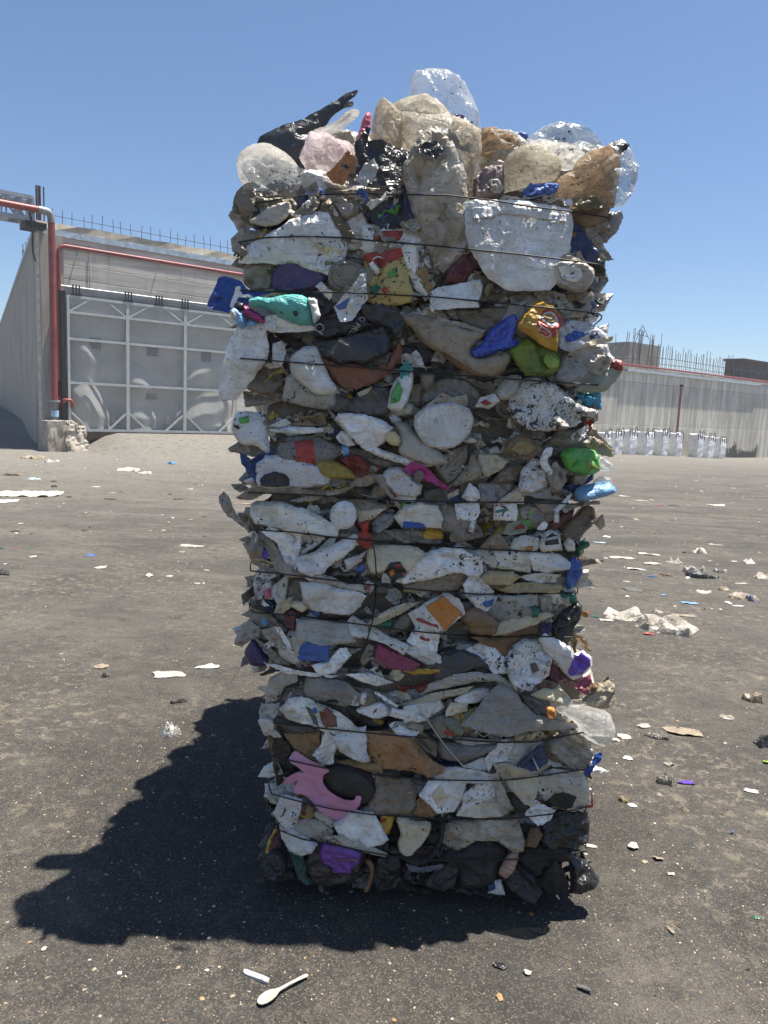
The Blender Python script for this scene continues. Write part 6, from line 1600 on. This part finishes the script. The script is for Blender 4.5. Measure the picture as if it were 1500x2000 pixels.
# right-hand side
L_('twisted_sheet', 'sheet', 'pale end of the long twisted dirty sheet on the right', 1222, 1206, 110, .8, -15, .07, 'L', 'p')
L_('twisted_sheet', 'sheet', 'dark shredded tail of the long twisted dirty sheet on the right', 1295, 1226, 150, .75, -20, .08, 'G2', 'p')
L_('torn_bag', 'bag', 'black and white torn bag in the middle of the right side', 1366, 1125, 68, .75, -15, .06, 'K', 'p')
L_('white_sheet', 'sheet', 'white fold lying on the black torn bag at the right', 1360, 1119, 50, .45, -12, .085, 'L', 'p')
L_('crumpled_cup', 'cup', 'white crumpled cup on the right side', 1365, 1079, 30, .9, 0, .10, 'CW', 'p')
L_('black_scrap', 'scrap', 'grey black scrap just left of the white crumpled cup', 1341, 1080, 16, .8, 0, .06, 'char2', 'p')
L_('flat_board', 'board', 'long pale board tilted on the ground right of the stack', 1267, 1083, 52, .35, -16, .030, 'L')
L_('wooden_handle', 'handle', 'brown wooden handle lying among the litter on the right', 1302, 1124, 28, .3, -25, .030, 'brn', 'p')
L_('blue_scrap', 'scrap', 'dark blue scrap beside the wooden handle', 1274, 1126, 20, .6, 10, .015, 'blue')
L_('blue_strip', 'scrap', 'light blue torn strip on the right', 1344, 1178, 38, .5, -12, .012, 'lblue')
L_('blue_card', 'card', 'small light blue card left of the light blue torn strip', 1296, 1163, 12, .9, 0, .006, 'lblue')
L_('lid', 'lid', 'round whitish lid on the right side of the yard', 1374, 1156, 34, 1.0, 0, .02, 'L', 'p')
L_('tan_strip', 'scrap', 'long tan strip below the light blue torn strip', 1337, 1203, 56, .35, -3, .018, 'T')
L_('pale_scrap', 'scrap', 'small grey stone-like scrap above the twisted sheet', 1285, 1196, 22, .8, 0, .02, 'G2', 'p')
L_('red_scrap', 'scrap', 'flat pinkish red scrap below the twisted sheet', 1268, 1239, 26, .6, -5, .010, 'redp')
L_('food_wrapper', 'wrapper', 'brown and blue crumpled wrapper at the right edge', 1450, 1168, 64, .7, -10, .05, 'BR2', 'p')
L_('food_wrapper', 'wrapper', 'blue grey crumpled foil at the right end of the brown wrapper', 1470, 1173, 30, .8, 0, .06, 'BG', 'p')
L_('flat_scrap', 'scrap', 'flat pale scrap below the round whitish lid on the right', 1440, 1184, 22, .6, -5, .008, 'L')
L_('white_strip', 'scrap', 'long white strip near the right side of the stack', 1217, 1090, 54, .4, -4, .018, 'L')
L_('shredded_film', 'film', 'pale shredded film right of the stack among the litter', 1272, 1102, 34, .8, 0, .03, 'L')
L_('white_strip', 'scrap', 'white strip with a red end right of the stack', 1243, 1112, 38, .5, -10, .015, 'W')
L_('green_strip', 'scrap', 'pale green strip close to the right edge of the stack', 1170, 1060, 30, .4, -5, .015, 'ltealf')
L_('white_scrap', 'scrap', 'bent white scrap above the pale green strip', 1185, 1049, 20, .5, -30, .04, 'W')
L_('white_scrap', 'scrap', 'white flat scrap at the far right beyond the torn bag', 1446, 1140, 26, .5, 5, .010, 'L')
L_('white_strip', 'scrap', 'white strip above the white crumpled cup', 1395, 1064, 32, .4, -8, .015, 'L')
L_('white_scrap', 'scrap', 'curled white scrap by the clear film at the right', 1433, 1097, 18, .6, 0, .02, 'L')
L_('clear_film', 'film', 'clear film scrap with a black strip on the right', 1407, 1117, 26, .8, 20, .05, 'XG', 'p')
L_('pink_scrap', 'scrap', 'pink scrap far off on the right', 1290, 988, 16, .9, 0, .03, 'mag')
L_('black_scrap', 'scrap', 'flat black scrap beside the far pink scrap', 1316, 988, 26, .8, 0, .03, 'KD')
L_('white_strip', 'scrap', 'white strip far off just right of the light blue cup', 1218, 969, 26, .6, 0, .02, 'L')
L_('pale_strip', 'scrap', 'pale strip far off on the right beyond the litter', 1252, 978, 34, .5, -5, .02, 'L')
L_('pale_film', 'film', 'faint pale film far off on the right', 1398, 987, 36, .7, 0, .03, 'L')
L_('green_scrap', 'scrap', 'dark green scrap at the left end of the twisted sheet', 1166, 1205, 26, .5, 0, .02, 'dgreen')
L_('pale_scrap', 'scrap', 'flat milky scrap under the dark green scrap', 1184, 1212, 26, .6, 0, .01, 'L')
L_('shredded_paper', 'paper', 'pale pulpy shredded paper heap right of the milk jug', 1330, 1430, 84, .5, -4, .018, 'T')
L_('dirty_rag', 'rag', 'dark brown rag lying against the shredded paper heap', 1284, 1437, 46, .8, -30, .03, 'char2', 'p')
L_('wadded_bag', 'bag', 'wadded grey bag in the lower right', 1297, 1528, 48, .8, -20, .065, 'GK', 'p')
L_('purple_wrapper', 'wrapper', 'purple wrapper beside the wadded grey bag', 1340, 1530, 40, .4, 3, .03, 'violet')
L_('white_card', 'card', 'small white card standing out right of the milk jug', 1227, 1482, 20, 1.0, 70, .008, 'W')
L_('brown_rag', 'rag', 'brown rag scrap with a white end, right of the black bags', 1218, 1562, 26, 1.0, 60, .02, 'olive', 'p')
L_('white_scrap', 'scrap', 'white end beside the brown rag scrap', 1234, 1575, 20, .5, 0, .012, 'W')
L_('tissue_scrap', 'tissue', 'crumpled white tissue low on the right', 1237, 1656, 26, .8, 30, .025, 'L')
L_('tan_chip', 'chip', 'flat tan chip in the lower right', 1286, 1679, 26, .5, -5, .008, 'T')
L_('tan_chip', 'chip', 'tan lump left of the flat tan chip', 1260, 1684, 16, .7, 0, .012, 'LB', 'p')
L_('dirty_rag', 'rag', 'grey brown rag at the right edge, the upper one', 1473, 1368, 52, .6, -15, .05, 'BR2', 'p')
L_('dirty_rag', 'rag', 'dark rag bundle at the right edge below the grey brown rag', 1492, 1455, 44, .8, 0, .05, 'char', 'p')
L_('green_scrap', 'scrap', 'bright green scrap cut by the right edge', 1497, 1490, 18, .8, 40, .02, 'limeb')
L_('flat_wrapper', 'wrapper', 'pale flattened wrapper at the foot of the milk jug', 1221, 1441, 34, .6, 0, .012, 'L')
L_('white_scrap', 'scrap', 'white scrap beside the brown dirt at the far right edge', 1467, 1546, 28, .5, -20, .012, 'W')
L_('tan_chip', 'chip', 'pale stone-like lump under the wadded grey bag', 1287, 1553, 12, .9, 0, .02, 'L', 'p')
L_('tan_chip', 'chip', 'brown dirt clump right of the brown rag scrap', 1336, 1583, 18, .8, 0, .018, 'T2', 'p')
L_('white_scrap', 'scrap', 'white sliver on the ground beside the bottom bale', 1152, 1653, 30, .35, -12, .01, 'L')
L_('blue_scrap', 'scrap', 'tiny blue scrap in the lower right', 1430, 1628, 9, .8, 0, .01, 'blue')
L_('grey_scrap', 'scrap', 'grey flat scrap below the tan chip', 1310, 1709, 18, .5, 0, .008, 'G2')
L_('grey_scrap', 'scrap', 'dark grey sliver in the lower right foreground', 1141, 1935, 34, .4, -30, .010, 'char2')
L_('white_scrap', 'scrap', 'small torn white scrap near the black crinkled scrap', 1030, 1902, 16, .8, 0, .008, 'L')
L_('orange_chip', 'chip', 'small orange chip in the shadow before the bottom bale', 1038, 1786, 10, .8, 0, .012, 'orng', 'p')

L_('crumpled_film', 'film', 'crumpled grey film scrap between the flat board and the torn bag on the right', 1318, 1098, 34, .9, 10, .05, 'G2', 'p')
L_('crumpled_film', 'film', 'dirty beige film wad right of the brown and blue wrapper edge', 1488, 1128, 40, .9, -20, .06, 'LB', 'p')
L_('crumpled_film', 'film', 'flattened dark film between the blue card and the stack on the right', 1236, 1152, 46, .8, 10, .02, 'char2')
L_('crumpled_film', 'film', 'whitish film wad below the white scrap of the far right', 1462, 1100, 30, .8, 0, .05, 'L', 'p')
L_('crumpled_film', 'film', 'dirty tan film lying past the round whitish lid', 1412, 1152, 28, .7, 0, .03, 'T', 'p')
L_('crumpled_film', 'film', 'grey film shred left of the shredded paper heap', 1258, 1418, 30, .7, 20, .02, 'G2')
L_('crumpled_film', 'film', 'dirty grey film scrap above the wadded grey bag', 1305, 1493, 24, .7, 0, .02, 'GK')
L_('crumpled_film', 'film', 'crumpled whitish film below the grey brown rag at the right edge', 1420, 1402, 30, .8, -10, .025, 'LB', 'p')
L_('crumpled_film', 'film', 'brownish film wad on the far left beyond the whitish bag', 28, 928, 40, 1.0, 0, .05, 'BR2', 'p')
L_('crumpled_film', 'film', 'small dirty film wad between the gate ramp and the blue and white wrapper', 285, 925, 26, 1.0, 0, .05, 'G2', 'p')
# smears of white powder in the shadow
mb, p = ground_piece(392, 1503, 52, .9, 20, .003, 'LW', 'p', 4100)
# far small litter: one mass nobody could count, and grit everywhere near
rg = random.Random(21)
mb = MB(); codes = ['LW', 'L', 'T', 'C', 'KD', 'char2', 'G2', 'lblue', 'redp', 'TB2']
def flake(x, y, s, mi, hz):
    z = gh(x, y); n = rg.randint(4, 6); a0 = rg.uniform(0, 6.28); pts = []
    asp = rg.uniform(.35, 1); ro = rg.uniform(0, 3.14)
    for k in range(n):
        a = a0+2*math.pi*k/n; r = s*rg.uniform(.6, 1.1); u_, v_ = r*math.cos(a), r*math.sin(a)*asp
        pts.append(Vector((x+u_*math.cos(ro)-v_*math.sin(ro), y+u_*math.sin(ro)+v_*math.cos(ro), z+rg.uniform(.0005, hz*.5))))
    pts.append(Vector((x, y, z+hz)))
    mb.add(pts, [(k, (k+1) % n, n) for k in range(n)], mi)
def inb(x, y): return RECT['BOT'][0]-.02 < x < RECT['BOT'][1]+.02 and YF['BOT'] < y < YF['BOT']+BL
for i in range(34000):
    y = 1.0+9*rg.random()**1.7; x = rg.uniform(-.62, .62)*(y+.6)
    if inb(x, y): continue
    cl = noise.noise(Vector((x*1.1, y*1.1, 4)))
    if cl < rg.uniform(-.5, .5): continue
    s = min(.013, .0016+.0017*rg.expovariate(1))
    flake(x, y, s, rg.choices(range(len(codes)), [.25, 1.2, 14, 1.5, 4, 5, 5, .06, .06, 3])[0], s*rg.uniform(.25, .7))
for i in range(800):
    y = 6+24*rg.random()**1.2; x = rg.uniform(-.56, .56)*(y+.6)
    d = (Vector((x, y, 0))-C0).dot(NW)
    if d < .8 or (Vector((x, y, 0))-B0).dot(NW) < 1.0 or inb(x, y): continue
    s = min(.11, .012+.016*rg.expovariate(1))
    flake(x, y, s, rg.choices(range(len(codes)), [1.5, 4, 7, 2, 7, 6, 7, .2, .2, 1])[0], s*rg.uniform(.1, .5))
o = mb.build('ground_grit', [mat(c) for c in codes]); o['kind'] = 'stuff'
